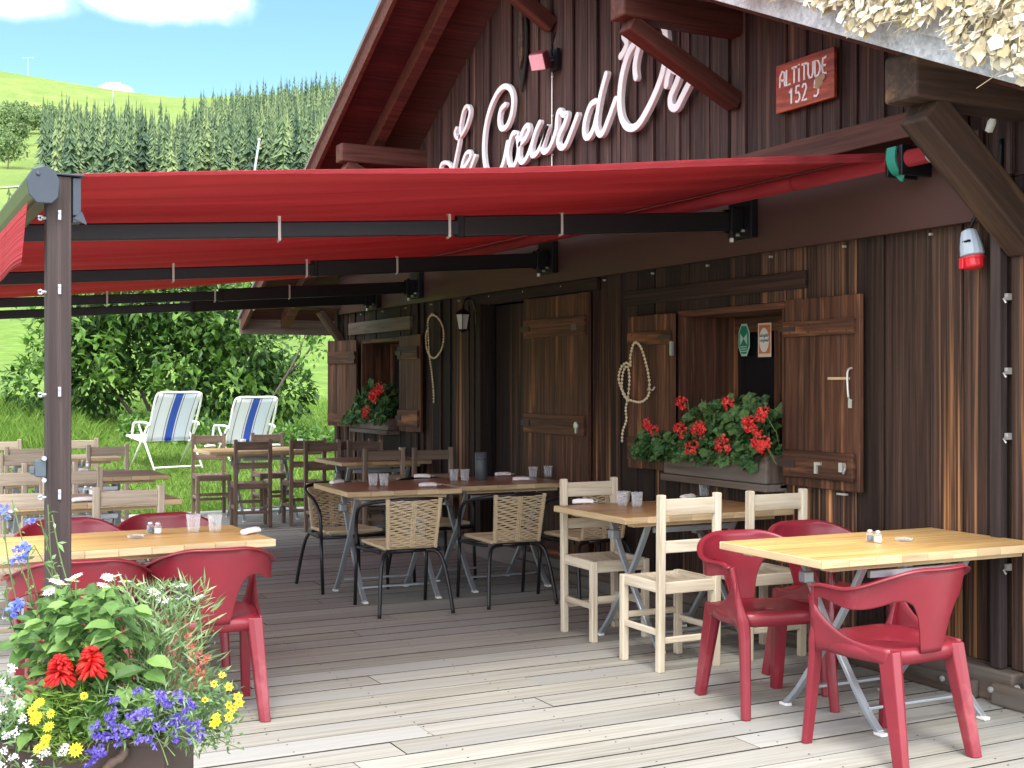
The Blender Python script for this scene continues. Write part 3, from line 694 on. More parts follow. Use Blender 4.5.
mb = MB(); slope(PKY, EL+.05, zL, VX-.03, WX+6, .128, .17, mb); slope(ER-.05, PKY, zR, VX-.03, WX+6, .128, .17, mb); rf = B(mb, 'roof', M['roofing'])
mb = MB(); slope(PKY, EL, zL, VX-.005, VX+.032, -.02, .126, mb); B(mb, 'verge_board', M['redbeam'])
mb = MB(); slope(ER, PKY, zR, VX-.04, VX-.005, 0, .15, mb); slope(ER, PKY, zR, VX-.075, VX-.043, .10, .32, mb); slope(ER, PKY, zR, VX-.002, VX+.032, -.0, .126, mb); B(mb, 'bleached_verge_board', M['whitewood'], bevel=.004)
mb = MB()     # rafters under the soffit
for x in (VX+.42,): slope(PKY+.1, EL-.15, zL, x, x+.11, -.06, .098, mb); slope(ER+.1, PKY-.1, zR, x, x+.11, -.06, .098, mb)
B(mb, 'rafter', M['redbeam'], bevel=.006)
mb = MB(); mb.lo_hi((VX-.02, EL-.03, zL(EL)-.05), (WX+5, EL+.01, zL(EL)+.126)); B(mb, 'eave_board', M['greybeam'])
# purlins with braces
def bracket(y, zb, zlow, mat, hh=.16, ww=.15, x0=VX+.16, bw=.14, bx=.06):
    mb = MB(); mb.lo_hi((x0, y-ww/2, zb), (WX+.3, y+ww/2, zb+hh)); B(mb, 'purlin', mat, bevel=.014)
    mb = MB(); mb.bar((x0+bx, y, zb-.02), (WX-.02, y, zlow), ww-.03, bw, up=(1,0,0)); B(mb, 'brace', mat, bevel=.01)
bracket(4.02, 2.665, 2.10, M['beam'], hh=.2, ww=.19, x0=VX+.10, bw=.16, bx=.12)
bracket(6.20, 3.57, 3.17, M['redbeam'], hh=.16, ww=.15, x0=VX+.04, bw=.10, bx=.07)
bracket(PKY-.32, 4.70, 4.22, M['redbeam'], hh=.16, ww=.14, x0=VX+.08, bw=.11)
bracket(11.05, 3.50, 3.0, M['redbeam'], hh=.17, ww=.16, x0=VX+.05)
bracket(13.30, 2.28, 1.90, M['beam'], hh=.18, ww=.16, x0=VX+.30, bw=.07, bx=.32)
# board above the awning roller, brown metal panel below it
mb = MB(); mb.lo_hi((WX-.24, 4.38, 2.655), (WX-.02, 13.3, 2.78)); B(mb, 'ledger_board', M['redbeam'], bevel=.006)
mb = MB(); mb.lo_hi((WX-.075, 4.27, 2.235), (WX-.045, 13.3, 2.655)); mb.lo_hi((WX-.079, 4.27, 2.228), (WX-.04, 13.3, 2.236)); B(mb, 'metal_panel', M['valance'])
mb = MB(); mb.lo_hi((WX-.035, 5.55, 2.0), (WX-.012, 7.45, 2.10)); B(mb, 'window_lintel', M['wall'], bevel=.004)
mb = MB(); mb.lo_hi((WX-.05, 11.3, 1.99), (WX-.012, 13.05, 2.12)); B(mb, 'window_lintel', M['greybeam'], bevel=.004)
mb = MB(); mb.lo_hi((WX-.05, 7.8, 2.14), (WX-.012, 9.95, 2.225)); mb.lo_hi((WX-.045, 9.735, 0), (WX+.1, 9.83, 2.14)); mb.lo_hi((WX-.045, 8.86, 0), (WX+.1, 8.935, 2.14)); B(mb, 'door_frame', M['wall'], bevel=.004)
mb = MB()
for i in range(6): mb.lo_hi((WX+.10, 8.95+.13*i, .01), (WX+.13, 8.95+.13*i+.127, 2.13))
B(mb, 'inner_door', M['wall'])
# windows
def winframe(ya, yb, z0, z1, dep):
    mb = MB(); x0, x1 = WX-.02, WX+dep+.05
    n_ = 3
    for i in range(n_): xa = x0+(x1-x0)*i/n_; mb.lo_hi((xa+.001, yb-.025, z0+.02), (xa+(x1-x0)/n_-.001, yb-.001, z1-.04)); mb.lo_hi((xa+.001, ya+.001, z0+.02), (xa+(x1-x0)/n_-.001, ya+.025, z1-.04))
    mb.lo_hi((x0, ya, z1-.04), (x1, yb, z1-.002)); mb.lo_hi((x0-.03, ya, z0+.001), (x1, yb, z0+.02))
    xf = WX+dep; a, b = ya+.025, yb-.025
    fo = B(mb, 'window', M['shutter'])
    mb = MB(); mb.lo_hi((xf, a, z0+.02), (xf+.06, a+.09, z1-.04)); mb.lo_hi((xf, b-.07, z0+.02), (xf+.06, b, z1-.04)); mb.lo_hi((xf, a+.09, z1-.14), (xf+.06, b-.07, z1-.04)); mb.lo_hi((xf, a+.09, z0+.02), (xf+.06, b-.07, z0+.11)); mb.lo_hi((xf-.004,(a+b)/2-.03,z0+.11),(xf+.05,(a+b)/2+.03,z1-.14))
    f_ = mb.build('frame', M['shutter'], fo, world=True, bevel=.005)
    mb = MB(); mb.lo_hi((xf+.03, a+.09, z0+.11), (xf+.034, b-.07, z1-.14)); mb.build('pane', M['pane'], fo, world=True)
    return fo
wf1 = winframe(5.74, 6.81, .86, 1.935, .36); wf2 = winframe(11.62, 12.72, 1.0, 1.93, .30)
# shutters and door: planks, battens, iron
def leafdoor(name, y0, z0, w_, h_, ang, hinge, battens, mat=M['shutter'], label=None, iron=True):
    """w_ wide panel hinged at y0; hinge=+1 opens towards +y"""
    mb = MB(); n_ = max(3, int(w_/.145)); pw = w_/n_
    for i in range(n_): 
        dz = random.uniform(-.006,.006); mb.lo_hi((-.028, hinge*(i*pw+.0015), dz), (0, hinge*((i+1)*pw-.0015), h_+dz*.5))
    o = mb.build(name, mat, ch, bevel=.003, bseg=1); o.location = (WX-.045-WX, y0-8.9, z0); o.rotation_euler = (0,0,ang)
    if label: o['label'] = label
    for zb, hb in battens:
        mb = MB(); mb.lo_hi((-.052, hinge*.01, zb), (-.0285, hinge*(w_-.03), zb+hb)); bt = mb.build('batten', mat, o, bevel=.004)
        if iron:
            mb = MB()
            for i in range(n_):
                for q in (.25,.75): mb.box((-.053, hinge*(i+.5)*pw, zb+hb*q), (.004,.008,.008))
            tag(mb.build('nails', M['rust'], o), kind='stuff')
            mb = MB(); mb.lo_hi((-.06, hinge*(-.02), zb+hb*.35), (-.0535, hinge*.12, zb+hb*.65)); mb.build('hinge', M['rust'], o)
    return o
s1 = leafdoor('shutter', 5.675, .885, .61, 1.05, 0, -1, [(.055,.15),(.84,.085)])
mb = MB(); mb.tube(sm([(-.035,-.56,.66),(-.045,-.535,.64),(-.045,-.54,.52),(-.040,-.545,.49)],4), .006, 6); mb.build('hook', M['zinc'], s1)
mb = MB(); mb.box((-.036,-.545,.47),(.006,.025,.045)); mb.build('hook_eye', M['zinc'], s1)
mb = MB(); mb.box((-.031,-.45,.605),(.004,.17,.014)); mb.build('worn_slot', M['edge'], s1)
mb = MB(); mb.box((-.058,-.30,.115),(.012,.02,.06)); mb.box((-.058,-.315,.14),(.0125,.05,.015)); mb.build('latch', M['zinc'], s1)
mb = MB(); mb.box((-.058,-.50,.13),(.012,.03,.05)); mb.tube(sm([(-.06,-.53,.15),(-.075,-.55,.13),(-.07,-.53,.10)],4),.006,6); mb.build('hasp', M['zinc'], s1)
mb = MB(); mb.box((-.05,-.5,-.012),(.02,.07,.01)); mb.build('stay', M['zinc'], s1)
s2 = leafdoor('shutter', 6.795, .89, .545, 1.03, 0, 1, [(.06,.15),(.83,.09)])
for z_ in (.80,.14): mb = MB(); mb.box((-.05,-.02,z_),(.02,.022,.09)); mb.build('pintle', M['steel'], s2)
mb = MB(); mb.tube([(-.034,.2,.55),(-.05,.2,.53),(-.05,.26,.53),(-.034,.27,.55)], .006, 6); mb.build('latch', M['zinc'], s2)
s3 = leafdoor('shutter', 11.52, 1.0, .54, .93, R(0), -1, [(.05,.16),(.70,.12)])
s4 = leafdoor('shutter', 12.74, 1.0, .56, .93, R(14), 1, [(.04,.10),(.68,.13)], label='left shutter of the far window, standing slightly ajar')
dl = leafdoor('door', 8.85, .08, .98, 2.05, 0, -1, [(.0,.13),(1.0,.15),(1.74,.14)], label='open plank door folded back flat against the wall')
mb = MB(); mb.lathe([(.028,0),(.028,.012),(.02,.014),(0,.016)], 12, (-.055,-.86,1.075), M=Matrix.Rotation(R(-90),3,'Y')); mb.box((-.06,-.86,1.045),(.012,.018,.05)); mb.build('handle', M['zinc'], dl); mb = MB(); mb.box((-.056,-.82,1.80),(.008,.07,.045)); mb.build('name_plate', M['greybeam'], dl)

# bolts and hooks on the corner batten
for z in (2.2,1.86,1.52,1.22,.62): mb = MB(); mb.box((WX-.06, 4.108, z), (.03,.018,.03)); mb.tube([(WX-.07,4.105,z),(WX-.10,4.10,z-.012),(WX-.09,4.095,z-.028)], .005, 6); B(mb, 'hook', M['zinc'])
for z_, y_ in ((.095,4.0),(.07,4.11),(.06,4.4),(.11,4.34)): mb = MB(); mb.lathe([(.014,0),(.014,.01),(0,.013)], 8, (WX-.122 if z_>.09 else WX-.167, y_, z_), M=Matrix.Rotation(R(-90),3,'Y')); B(mb, 'bolt', M['zinc'])
for y_ in np.arange(4.6, 13.2, .62): mb = MB(); mb.box((WX-.04, y_, 2.20), (.02,.012,.012)); B(mb, 'screw', M['zinc'])

# stickers in the window
def sticker(c, hw, hh, poly, mats, lab, nm):
    pass
xs = WX+.36-.006
sy, sz = on(744, 340, xs); 
st = thing('sticker', (xs, sy, sz), 'green octagonal sticker with a white hourglass mark in the window', 'sticker')
octo = lambda k_: [(.42*k_*a, k_*b) for a, b in ((-.5,1),(.5,1),(1.05,.45),(1.05,-.45),(.5,-1),(-.5,-1),(-1.05,-.45),(-1.05,.45))]
fy = lambda u, v, w_: (w_, -u, v)
WMAT = M['white']; GM = plain('sticker_green', (.01,.22,.12), .4, noise=.05); GL = plain('sticker_pale_green', (.45,.68,.55), .4, noise=.03)
S_ = .105; sc2 = lambda P, k_=S_: [(a*k_*1.25, b*k_) for a, b in P]
mb = MB(); mb.prism(sc2(octo(1)), 0, .002, fy); mb.build('rim', GL, st)
mb = MB(); mb.prism(sc2(octo(.86)), -.002, -.001, fy); mb.build('field', GM, st)
mb = MB()
for P in ([(-.28,.42),(.0,.1),(-.28,-.32)], [(.28,.42),(.0,.1),(.28,-.32)]): mb.prism(sc2(P), -.004, -.003, fy)
for z in (-.42,-.56,-.70): mb.prism(sc2([(-.26,z-.03),(.26,z-.03),(.26,z+.03),(-.26,z+.03)]), -.004, -.003, fy)
mb.build('mark', GL, st)
sy, sz = on(764.5, 340, xs); st = thing('sticker', (xs, sy, sz), 'orange and white rectangular sticker with an oval in the window, right of the green one', 'sticker')
OR = plain('sticker_orange', (.62,.20,.06), .4, noise=.05); CR = plain('sticker_cream', (.80,.70,.58), .4, noise=.03); BT = plain('sticker_ink', (.05,.12,.16), .5)
mb = MB(); mb.prism([(-.066,-.108),(.066,-.108),(.066,.108),(-.066,.108)], 0, .002, fy); mb.build('backing', CR, st)
mb = MB(); mb.prism([(-.054,-.086),(.058,-.086),(.058,.096),(-.054,.096)], -.002, -.001, fy); mb.build('field', OR, st)
mb = MB(); mb.prism([(.048*math.cos(a), .078*math.sin(a)) for a in np.linspace(0, 6.283, 25)[:-1]], -.004, -.003, fy); mb.build('oval', WMAT, st)
def textobj(body, size, mat, name, parent, loc, rot, ext=.001, sx=1, shear=0, align='CENTER'):
    cu = bpy.data.curves.new(name, 'FONT'); cu.body = body; cu.size = size; cu.extrude = ext; cu.align_x = align; cu.align_y = 'CENTER'; cu.shear = shear
    o = bpy.data.objects.new(name, cu); COL.objects.link(o)
    dg = bpy.context.evaluated_depsgraph_get(); me = bpy.data.meshes.new_from_object(o.evaluated_get(dg)); bpy.data.objects.remove(o)
    me.materials.clear(); me.materials.append(mat); o = bpy.data.objects.new(name, me); COL.objects.link(o); o.parent = parent; o.location = loc; o.rotation_euler = rot; o.scale = (sx,1,1)
    return o
WR = (R(90), 0, R(-90))     # text facing -x
textobj('simple', .034, BT, 'writing', st, (-.0055, 0, .030), WR, shear=.3); textobj('original', .030, BT, 'writing', st, (-.0055, 0, -.002), WR, shear=.3)

# altitude sign
ys0, zs0 = 5.585, 3.158
sg = thing('altitude_sign', (WX-.06, ys0-.075, zs0-.01), 'small reddish varnished board reading ALTITUDE 1525 on the gable', 'sign')
mb = MB(); mb.lo_hi((-.012, -.245, -.138), (.012, .245, .138)); mb.build('board', M['signboard'], sg, bevel=.004)
mb = MB(); mb.lo_hi((.0125,-.2,-.1),(.04,.2,.1)); mb.build('backing', M['dark'], sg)
PW_ = M['letter']
def strokes(mb, segs, ox, oz, sx, sz, wd=.0125, x=-.0145):
    for pl in segs:
        mb.sweep([(x, -(ox+a*sx), oz+b*sz) for a, b in pl], [(-wd/2,-.002),(wd/2,-.002),(wd/2,.002),(-wd/2,.002)], up=(1,0,0))
GL_ = {'A':[[(0,0),(.05,.7),(.3,1),(.55,.9),(.6,0)],[(.02,.42),(.6,.42)]],'L':[[(0,1),(0,0),(.5,.05)]],'T':[[(.3,1),(.3,0)],[(0,1),(.65,1)]],'I':[[(.1,.85),(.1,0)],[(.1,1.05),(.1,1.12)]],
       'U':[[(0,1),(0,.3),(.15,.03),(.4,.03),(.55,.3),(.55,1)]],'D':[[(0,0),(0,1),(.4,.9),(.58,.6),(.55,.25),(.35,.03),(0,0)]],'E':[[(.5,1),(.1,.95),(0,.5),(.1,.05),(.5,0)],[(.02,.52),(.42,.52)]],
       '1':[[(-.1,.72),(.15,1),(.15,0)]],'5':[[(.5,1),(.12,1),(.08,.58),(.35,.6),(.52,.42),(.5,.15),(.3,0),(.0,.06)]],'2':[[(.02,.8),(.15,1),(.4,.98),(.5,.75),(.3,.4),(0,0),(.55,0)]]}
mb = MB(); cx = -.205
for c_ in 'ALTITUDE':
    strokes(mb, GL_[c_], cx, .005, .072, .088); cx += {'I':.030,'A':.058,'L':.046,'T':.055,'U':.056,'D':.058}.get(c_, .05)
for c_, x_ in (('1',-.115),('5',-.07),('2',0-.012),('5',.085)): strokes(mb, GL_[c_], x_, -.105, .072, .088)
mb.build('writing', PW_, sg)
mb = MB(); mb.tube([(-.014,-.135,-.028),(-.022,-.14,-.03)], .028, 10); mb.tube([(-.016,-.16,-.012),(-.024,-.162,-.012)], .02, 9); mb.tube([(-.016,-.118,-.05),(-.021,-.12,-.05)], .02, 9); mb.build('clay_heart', plain('clay', (.42,.30,.19), .7), sg, smooth=False, bevel=.004)

# script letters on the gable, each a thick painted stroke
def q1(p): return (430+p[0]*.1172, 80+p[1]*.1172)
def q2(p): return (500+p[0]*.1172, 80+p[1]*.1172)
def q3(p): return (570+p[0]*.1367, 20+p[1]*.1367)
LET = [
 ('letter_L', q1, [[(95,775),(108,720),(148,705),(185,740),(170,800),(120,815),(92,775)], [(235,415),(222,460),(245,498),(290,455),(330,370),(352,270),(330,225),(298,262),(272,380),(262,500),(238,630),(205,775),(160,840),(210,860),(260,835)]], .019),
 ('letter_e', q1, [[(280,770),(325,715),(356,650),(345,612),(312,640),(284,720),(276,790),(300,835),(345,780),(395,650)]], .019),
 ('letter_C', q1, [[(652,212),(615,255),(600,330),(606,395),(632,418),(672,385),(706,290),(718,170),(700,90),(655,55),(600,88),(545,185),(500,320),(474,470),(468,630),(488,770),(530,850),(590,800),(635,710),(672,535)]], .024),
 ('letter_o', q1, [[(755,462),(722,455),(694,520),(676,620),(686,715),(716,742),(748,690),(765,590),(756,500),(748,462)]], .022),
 ('letter_e', q2, [[(165,560),(220,510),(258,430),(245,388),(205,440),(180,540),(172,650),(195,704),(240,660),(285,540)]], .022),
 ('letter_u', q2, [[(350,362),(312,450),(280,570),(284,645),(325,625),(375,530),(425,390),(392,490),(370,580),(388,618),(430,585),(468,500),(492,420)]], .022),
 ('letter_r', q2, [[(492,420),(502,300),(525,262),(548,300),(585,292),(560,380),(522,460),(506,530),(526,578),(568,560),(620,440),(672,300)]], .023),
 ('letter_d', q2, [[(830,182),(785,215),(745,320),(728,430),(742,490),(778,480),(815,400),(838,300)], [(918,-50),(880,90),(850,240),(836,370),(850,455),(888,455),(940,330),(1000,165)]], .024),
 ('apostrophe', q3, [[(418,88),(402,120),(420,150),(425,185),(400,240),(380,268)]], .026),
 ('letter_O', q3, [[(492,420),(486,340),(508,220),(550,90),(600,20),(660,5),(705,80),(714,220),(692,370),(645,510),(575,660),(500,775),(430,785),(385,710),(372,580),(390,410),(436,250),(495,155)]], .028),
 ('letter_r', q3, [[(715,478),(728,410),(752,335),(772,368),(812,382),(790,460),(748,560),(750,632),(790,640),(838,550),(888,455)]], .027)]
names = {0:'capital L',1:'e after the capital L',2:'large capital C',3:'o',4:'e after the o',5:'u',6:'r ending the second word',7:'tall d',8:'apostrophe',9:'large capital O',10:'last r, behind the roof brace,'}
for i, (nm, q, ss, wd) in enumerate(LET):
    XL = WX-.062-.0015*i; wd *= .98; allp = [[on(*q(p), XL) for p in s_] for s_ in ss]
    cy = sum(p[0] for s_ in allp for p in s_)/sum(map(len, allp)); cz = min(p[1] for s_ in allp for p in s_)
    mb = MB()
    for j, s_ in enumerate(allp):
        pts = sm([(-.0009*j, p[0]-cy, p[1]-cz) for p in s_], 5)
        mb.sweep(pts, [(-wd,-.016),(-wd,.013),(-wd*.88,.0165),(wd*.88,.0165),(wd,.013),(wd,-.016)], up=(-1,0,0))
        for e in (pts[0], pts[-1]): mb.lathe([(wd,-.016),(wd,.013),(wd*.88,.0163),(0,.0164)], 12, e, M=Matrix.Rotation(R(-90),3,'Y'))
    o = mb.build(nm, M['letter']); o.location = (XL, cy, cz)
    tag(o, 'white painted script ' + names[i] + ' of the name sign on the gable', 'sign letter', 'script letters of the name sign')

def flake(mb, p, n, s):
    n = Vector(n).normalized(); a = n.cross(rdir()).normalized(); b = n.cross(a); k_ = random.choice([4,5,5,6]); bend = random.uniform(-.5,.5); el = random.uniform(.5,1)
    V = [Vector(p)]; ph = random.random()*6
    for i in range(k_):
        an = ph+6.283*i/k_; r_ = s*random.uniform(.55,1.15); u, v = r_*math.cos(an), r_*math.sin(an)*el; V.append(Vector(p)+a*u+b*v+n*(bend*u*u/s))
    mb.add(V, [(0,1+i,1+(i+1)%k_) for i in range(k_)], [(0,0,0)]*(k_+1))
# dried leaves hanging over the right verge
mb = MB()
for i in range(7000):
    y = random.uniform(2.6, 6.6); k_ = random.random()**.8
    thin = .40 if y < 3.9 else max(.07, .40-.16*(y-3.9))
    if thin < .06: continue
    low = .085 + .05*math.sin(y*9)+.04*math.sin(y*23+1) + max(0,(y-3.4))*.03
    z = zR(y) + low + k_*max(.05,thin); p = (VX-.085-random.uniform(0,.05)-.05*(1-k_), y, z)
    flake(mb, p, Vector((-1, random.gauss(0,.5), .3+random.gauss(0,.45))), random.uniform(.010,.042))
    if i % 9 == 0: mb.bar(p, Vector(p)+Vector((-.02,random.gauss(0,.06),random.gauss(-.02,.04))), .003, .002)
for i in range(4500):
    y = random.uniform(2.5, 6.6); x = VX-.08+random.uniform(0,.9)**1; z = zR(y)+.22+random.uniform(0,.10)
    flake(mb, (x, y, z), Vector((random.gauss(-.3,.5), random.gauss(0,.5), 1)), random.uniform(.015,.05))
o = mb.build('dried_leaf_garland', M['flake']); tag(o, 'thick fringe of curled pale dried leaves along the right roof edge', 'garland', kind='stuff')

# ---------------------------------------------------------------- awning
AX, BX = WX-.22, .545; AY0, AY1 = 4.69, 12.4
ZW, ZF = 2.60, 2.185
aw = thing('awning', (AX, 4.4, 2.56), 'wide red fabric awning stretched out over the deck on black folding arms', 'awning')
def BA(mb, name, mat, **k): return mb.build(name, mat, aw, world=True, **k)
def cloth(u, v):      # u from wall to front, v along the wall
    x = AX-.028 + (BX-AX+.048)*u; y = AY0 + (AY1-AY0)*v
    z = (ZW-.014) + (ZF-ZW+.014)*u - .035*math.sin(math.pi*u)*(1-.6*abs(2*v-1)) + .006*math.sin(u*9+v*31)*math.sin(math.pi*u)
    return (x, y, z+.012)
mb = MB(); mb.grid(cloth, 60, 60); BA(mb, 'fabric', M['cloth'], smooth=True, solid=.003)
mb = MB(); mb.grid(lambda u, v: (cloth(u, 0)[0], AY0-.003+.004*math.sin(u*120), cloth(u, 0)[2]-.002-.03*v*(.25+1.1*(1-u)**1.2)), 160, 1); BA(mb, 'hem', M['cloth'], solid=.002)
mb = MB(); mb.tube([(AX, 4.42, ZW-.045), (AX, 10.5, ZW-.045)], .042, 20); BA(mb, 'roller_tube', M['cloth'], smooth=True)
mb = MB(); mb.tube([(AX, 4.385, ZW-.045), (AX, 4.419, ZW-.045)], .046, 20); BA(mb, 'roller_end', M['zinc'], smooth=False)
mb = MB(); mb.tube(sm([(AX-.02, 4.39, ZW-.08), (AX-.01, 4.33, ZW-.13), (AX+.06, 4.28, ZW-.10), (AX+.14, 4.28, ZW-.02)], 5), .006, 6); BA(mb, 'crank_cable', M['white'], smooth=True)
mb = MB(); mb.sweep(sm([(AX-.055, 4.62, ZW+.012), (AX-.062, 4.62, ZW-.05), (AX-.03, 4.62, ZW-.105), (AX+.02, 4.62, ZW-.12)], 4), [(-.03,-.006),(.03,-.006),(.03,.006),(-.03,.006)], up=(1,0,0)); BA(mb, 'green_strap', M['teal'])
mb = MB(); mb.lo_hi((AX-.05, 4.56, ZW-.125), (WX-.05, 4.585, ZW+.02)); mb.lo_hi((AX-.05, 4.655, ZW-.125), (WX-.05, 4.675, ZW+.01)); BA(mb, 'roller_bracket', M['blackm'], bevel=.004)
# front bar
fp = [(BX+(x-0)*.80, z*.80) for x, z in [(.055,-.07),(.062,.0),(.04,.045),(.0,.06),(-.045,.045),(-.07,.0),(-.062,-.06),(-.03,-.095),(.03,-.095)]]
mb = MB(); mb.prism([(x, ZF+z-.015) for x, z in fp], 4.64, 12.45, lambda u, v, w_: (u, w_, v)); BA(mb, 'front_bar', M['olive'], bevel=.006)
mb = MB(); mb.prism([((x-BX)*1.03+BX, ZF+z*1.05-.02) for x, z in fp], 4.612, 4.639, lambda u, v, w_: (u, w_, v)); mb.lathe([(.008,0),(.008,.006),(0,.007)], 8, (BX-.02, 4.612, ZF), M=Matrix.Rotation(R(90),3,'X')); BA(mb, 'end_cap', M['slate'], bevel=.006)
mb = MB(); mb.grid(lambda u, v: (BX-.05-.007*math.sin(u*40)*v-.02*v, 4.67+(12.4-4.67)*u, ZF-.095-.215*v*(1-.0*u)+.0015*math.sin(u*70)*v), 240, 6); BA(mb, 'front_flap', M['cloth'], smooth=True, solid=.002)
# folding arms: each arm with two tubes, elbow, wall bracket, clips
for i, (y, yf, zw, zf_) in enumerate(((6.02, 5.98, 2.42, 2.13), (8.42, 8.35, 2.40, 2.10), (11.0, 10.9, 2.37, 2.09), (12.1, 12.2, 2.33, 2.05))):
    A_, E_, T_ = (WX-.17, y, zw), (2.75, y-.03, zw-(zw-zf_)*.47), (BX+.05, yf, zf_)
    mb = MB(); mb.bar(A_, E_, .05, .108); arm = BA(mb, 'arm', M['black'], bevel=.008)
    mb = MB(); mb.bar((2.80,y-.03,E_[2]-.002), T_, .042, .078); mb.build('forearm', M['armblue'], arm, world=True, bevel=.008)
    mb = MB(); mb.tube([(2.76,y-.03,E_[2]-.055),(2.76,y-.03,E_[2]+.055)], .03, 10); mb.build('elbow', M['blackm'], arm, world=True)
    for fx in (.30,.47,.70):
        mb = MB(); q = Vector(A_).lerp(Vector(T_), fx); mb.sweep([(q.x,q.y+.0,q.z+.058),(q.x,q.y-.03,q.z+.058),(q.x,q.y-.032,q.z-.058),(q.x,q.y,q.z-.062)], [(-.007,-.003),(.007,-.003),(.007,.003),(-.007,.003)], up=(0,1,0))
        mb.build('clip', M['zinc'], arm, world=True)
    mb = MB(); mb.lo_hi((WX-.13, y-.11, zw-.10), (WX-.078, y+.11, zw+.14)); mb.lo_hi((WX-.22, y-.045, zw-.07), (WX-.131, y-.02, zw+.07)); mb.lo_hi((WX-.22, y+.02, zw-.07), (WX-.131, y+.045, zw+.07)); mb.tube([(WX-.185,y,zw-.10),(WX-.185,y,zw+.085)], .016, 8)
    bk = mb.build('wall_bracket', M['blackm'], arm, world=True, bevel=.005)
    for a_, b_ in ((-.08,-.06),(.08,-.06),(.0,-.08),(.08,.08),(-.03,.05)): mb = MB(); mb.tube([(WX-.15,y+a_*.6,zw+b_),(WX-.131,y+a_*.6,zw+b_)], .009, 6); mb.build('bolt', M['zinc'], arm, world=True)
    mb = MB(); mb.tube([(WX-.185,y,zw-.125),(WX-.185,y,zw-.101)], .014, 8); mb.build('bolt', M['zinc'], arm, world=True)

# wooden post carrying the awning's corner
pp = thing('wooden_post', (.600, 4.70, 0), 'square weathered brown wooden post under the front corner of the awning', 'post')
mb = MB(); mb.box((0,0,1.095), (.082,.082,2.19)); mb.build('shaft', M['cornerpost'], pp, bevel=.005)
mb = MB(); mb.lo_hi((.046,-.03,2.03),(.075,.03,2.19)); mb.lo_hi((.046,-.03,2.06),(.085,.0,2.045)); mb.lo_hi((-.05,-.05,2.192),(.085,.05,2.2)); mb.build('top_bracket', M['slate'], pp, bevel=.003)
mb = MB(); mb.add([(.0465,-.032,2.045),(.092,-.032,2.025),(.092,-.032,2.032),(.0765,-.032,2.07),(.0465,-.036,2.045),(.092,-.036,2.025),(.092,-.036,2.032),(.0765,-.036,2.07)], [(0,1,2,3),(7,6,5,4),(0,4,5,1),(1,5,6,2),(2,6,7,3),(3,7,4,0)]); mb.build('bracket_tip', M['slate'], pp)
for z in (2.05, 1.79, 1.43, 1.07):
    mb = MB(); mb.lo_hi((-.005,-.046,z-.016),(.006,-.0415,z+.020)); mb.tube([(.0,-.046,z+.010),(.0,-.054,z+.010)], .005, 6); mb.tube([(.0,-.046,z-.012),(.0,-.052,z-.012)], .004, 6); mb.build('hook_plate', M['steel'], pp, bevel=.002)
    mb = MB(); mb.tube([(-.041,-.02,z-.008),(-.053,-.02,z-.008)], .0055, 6); mb.tube([(-.060+.007*math.cos(a),-.02,z-.008+.007*math.sin(a)) for a in np.linspace(0,5.6,9)], .004, 6); mb.build('eye_hook', M['steel'], pp)
cl = thing('cable_clamp', (.600-.052, 4.675, 1.165), 'grey-blue metal clamp fixed low on the side of the wooden post', 'clamp')
mb = MB(); mb.lo_hi((-.028,-.02,-.03),(.009,.02,.03)); mb.lo_hi((-.045,-.015,-.02),(-.027,.015,.006)); mb.build('body', plain('blue_grey_paint', (.06,.085,.105), .5), cl, bevel=.005)
for z_ in (.036,-.040): mb = MB(); mb.tube([(.0,-.02,z_),(.0,-.034,z_)], .008, 10); mb.build('bolt', M['steel'], cl)
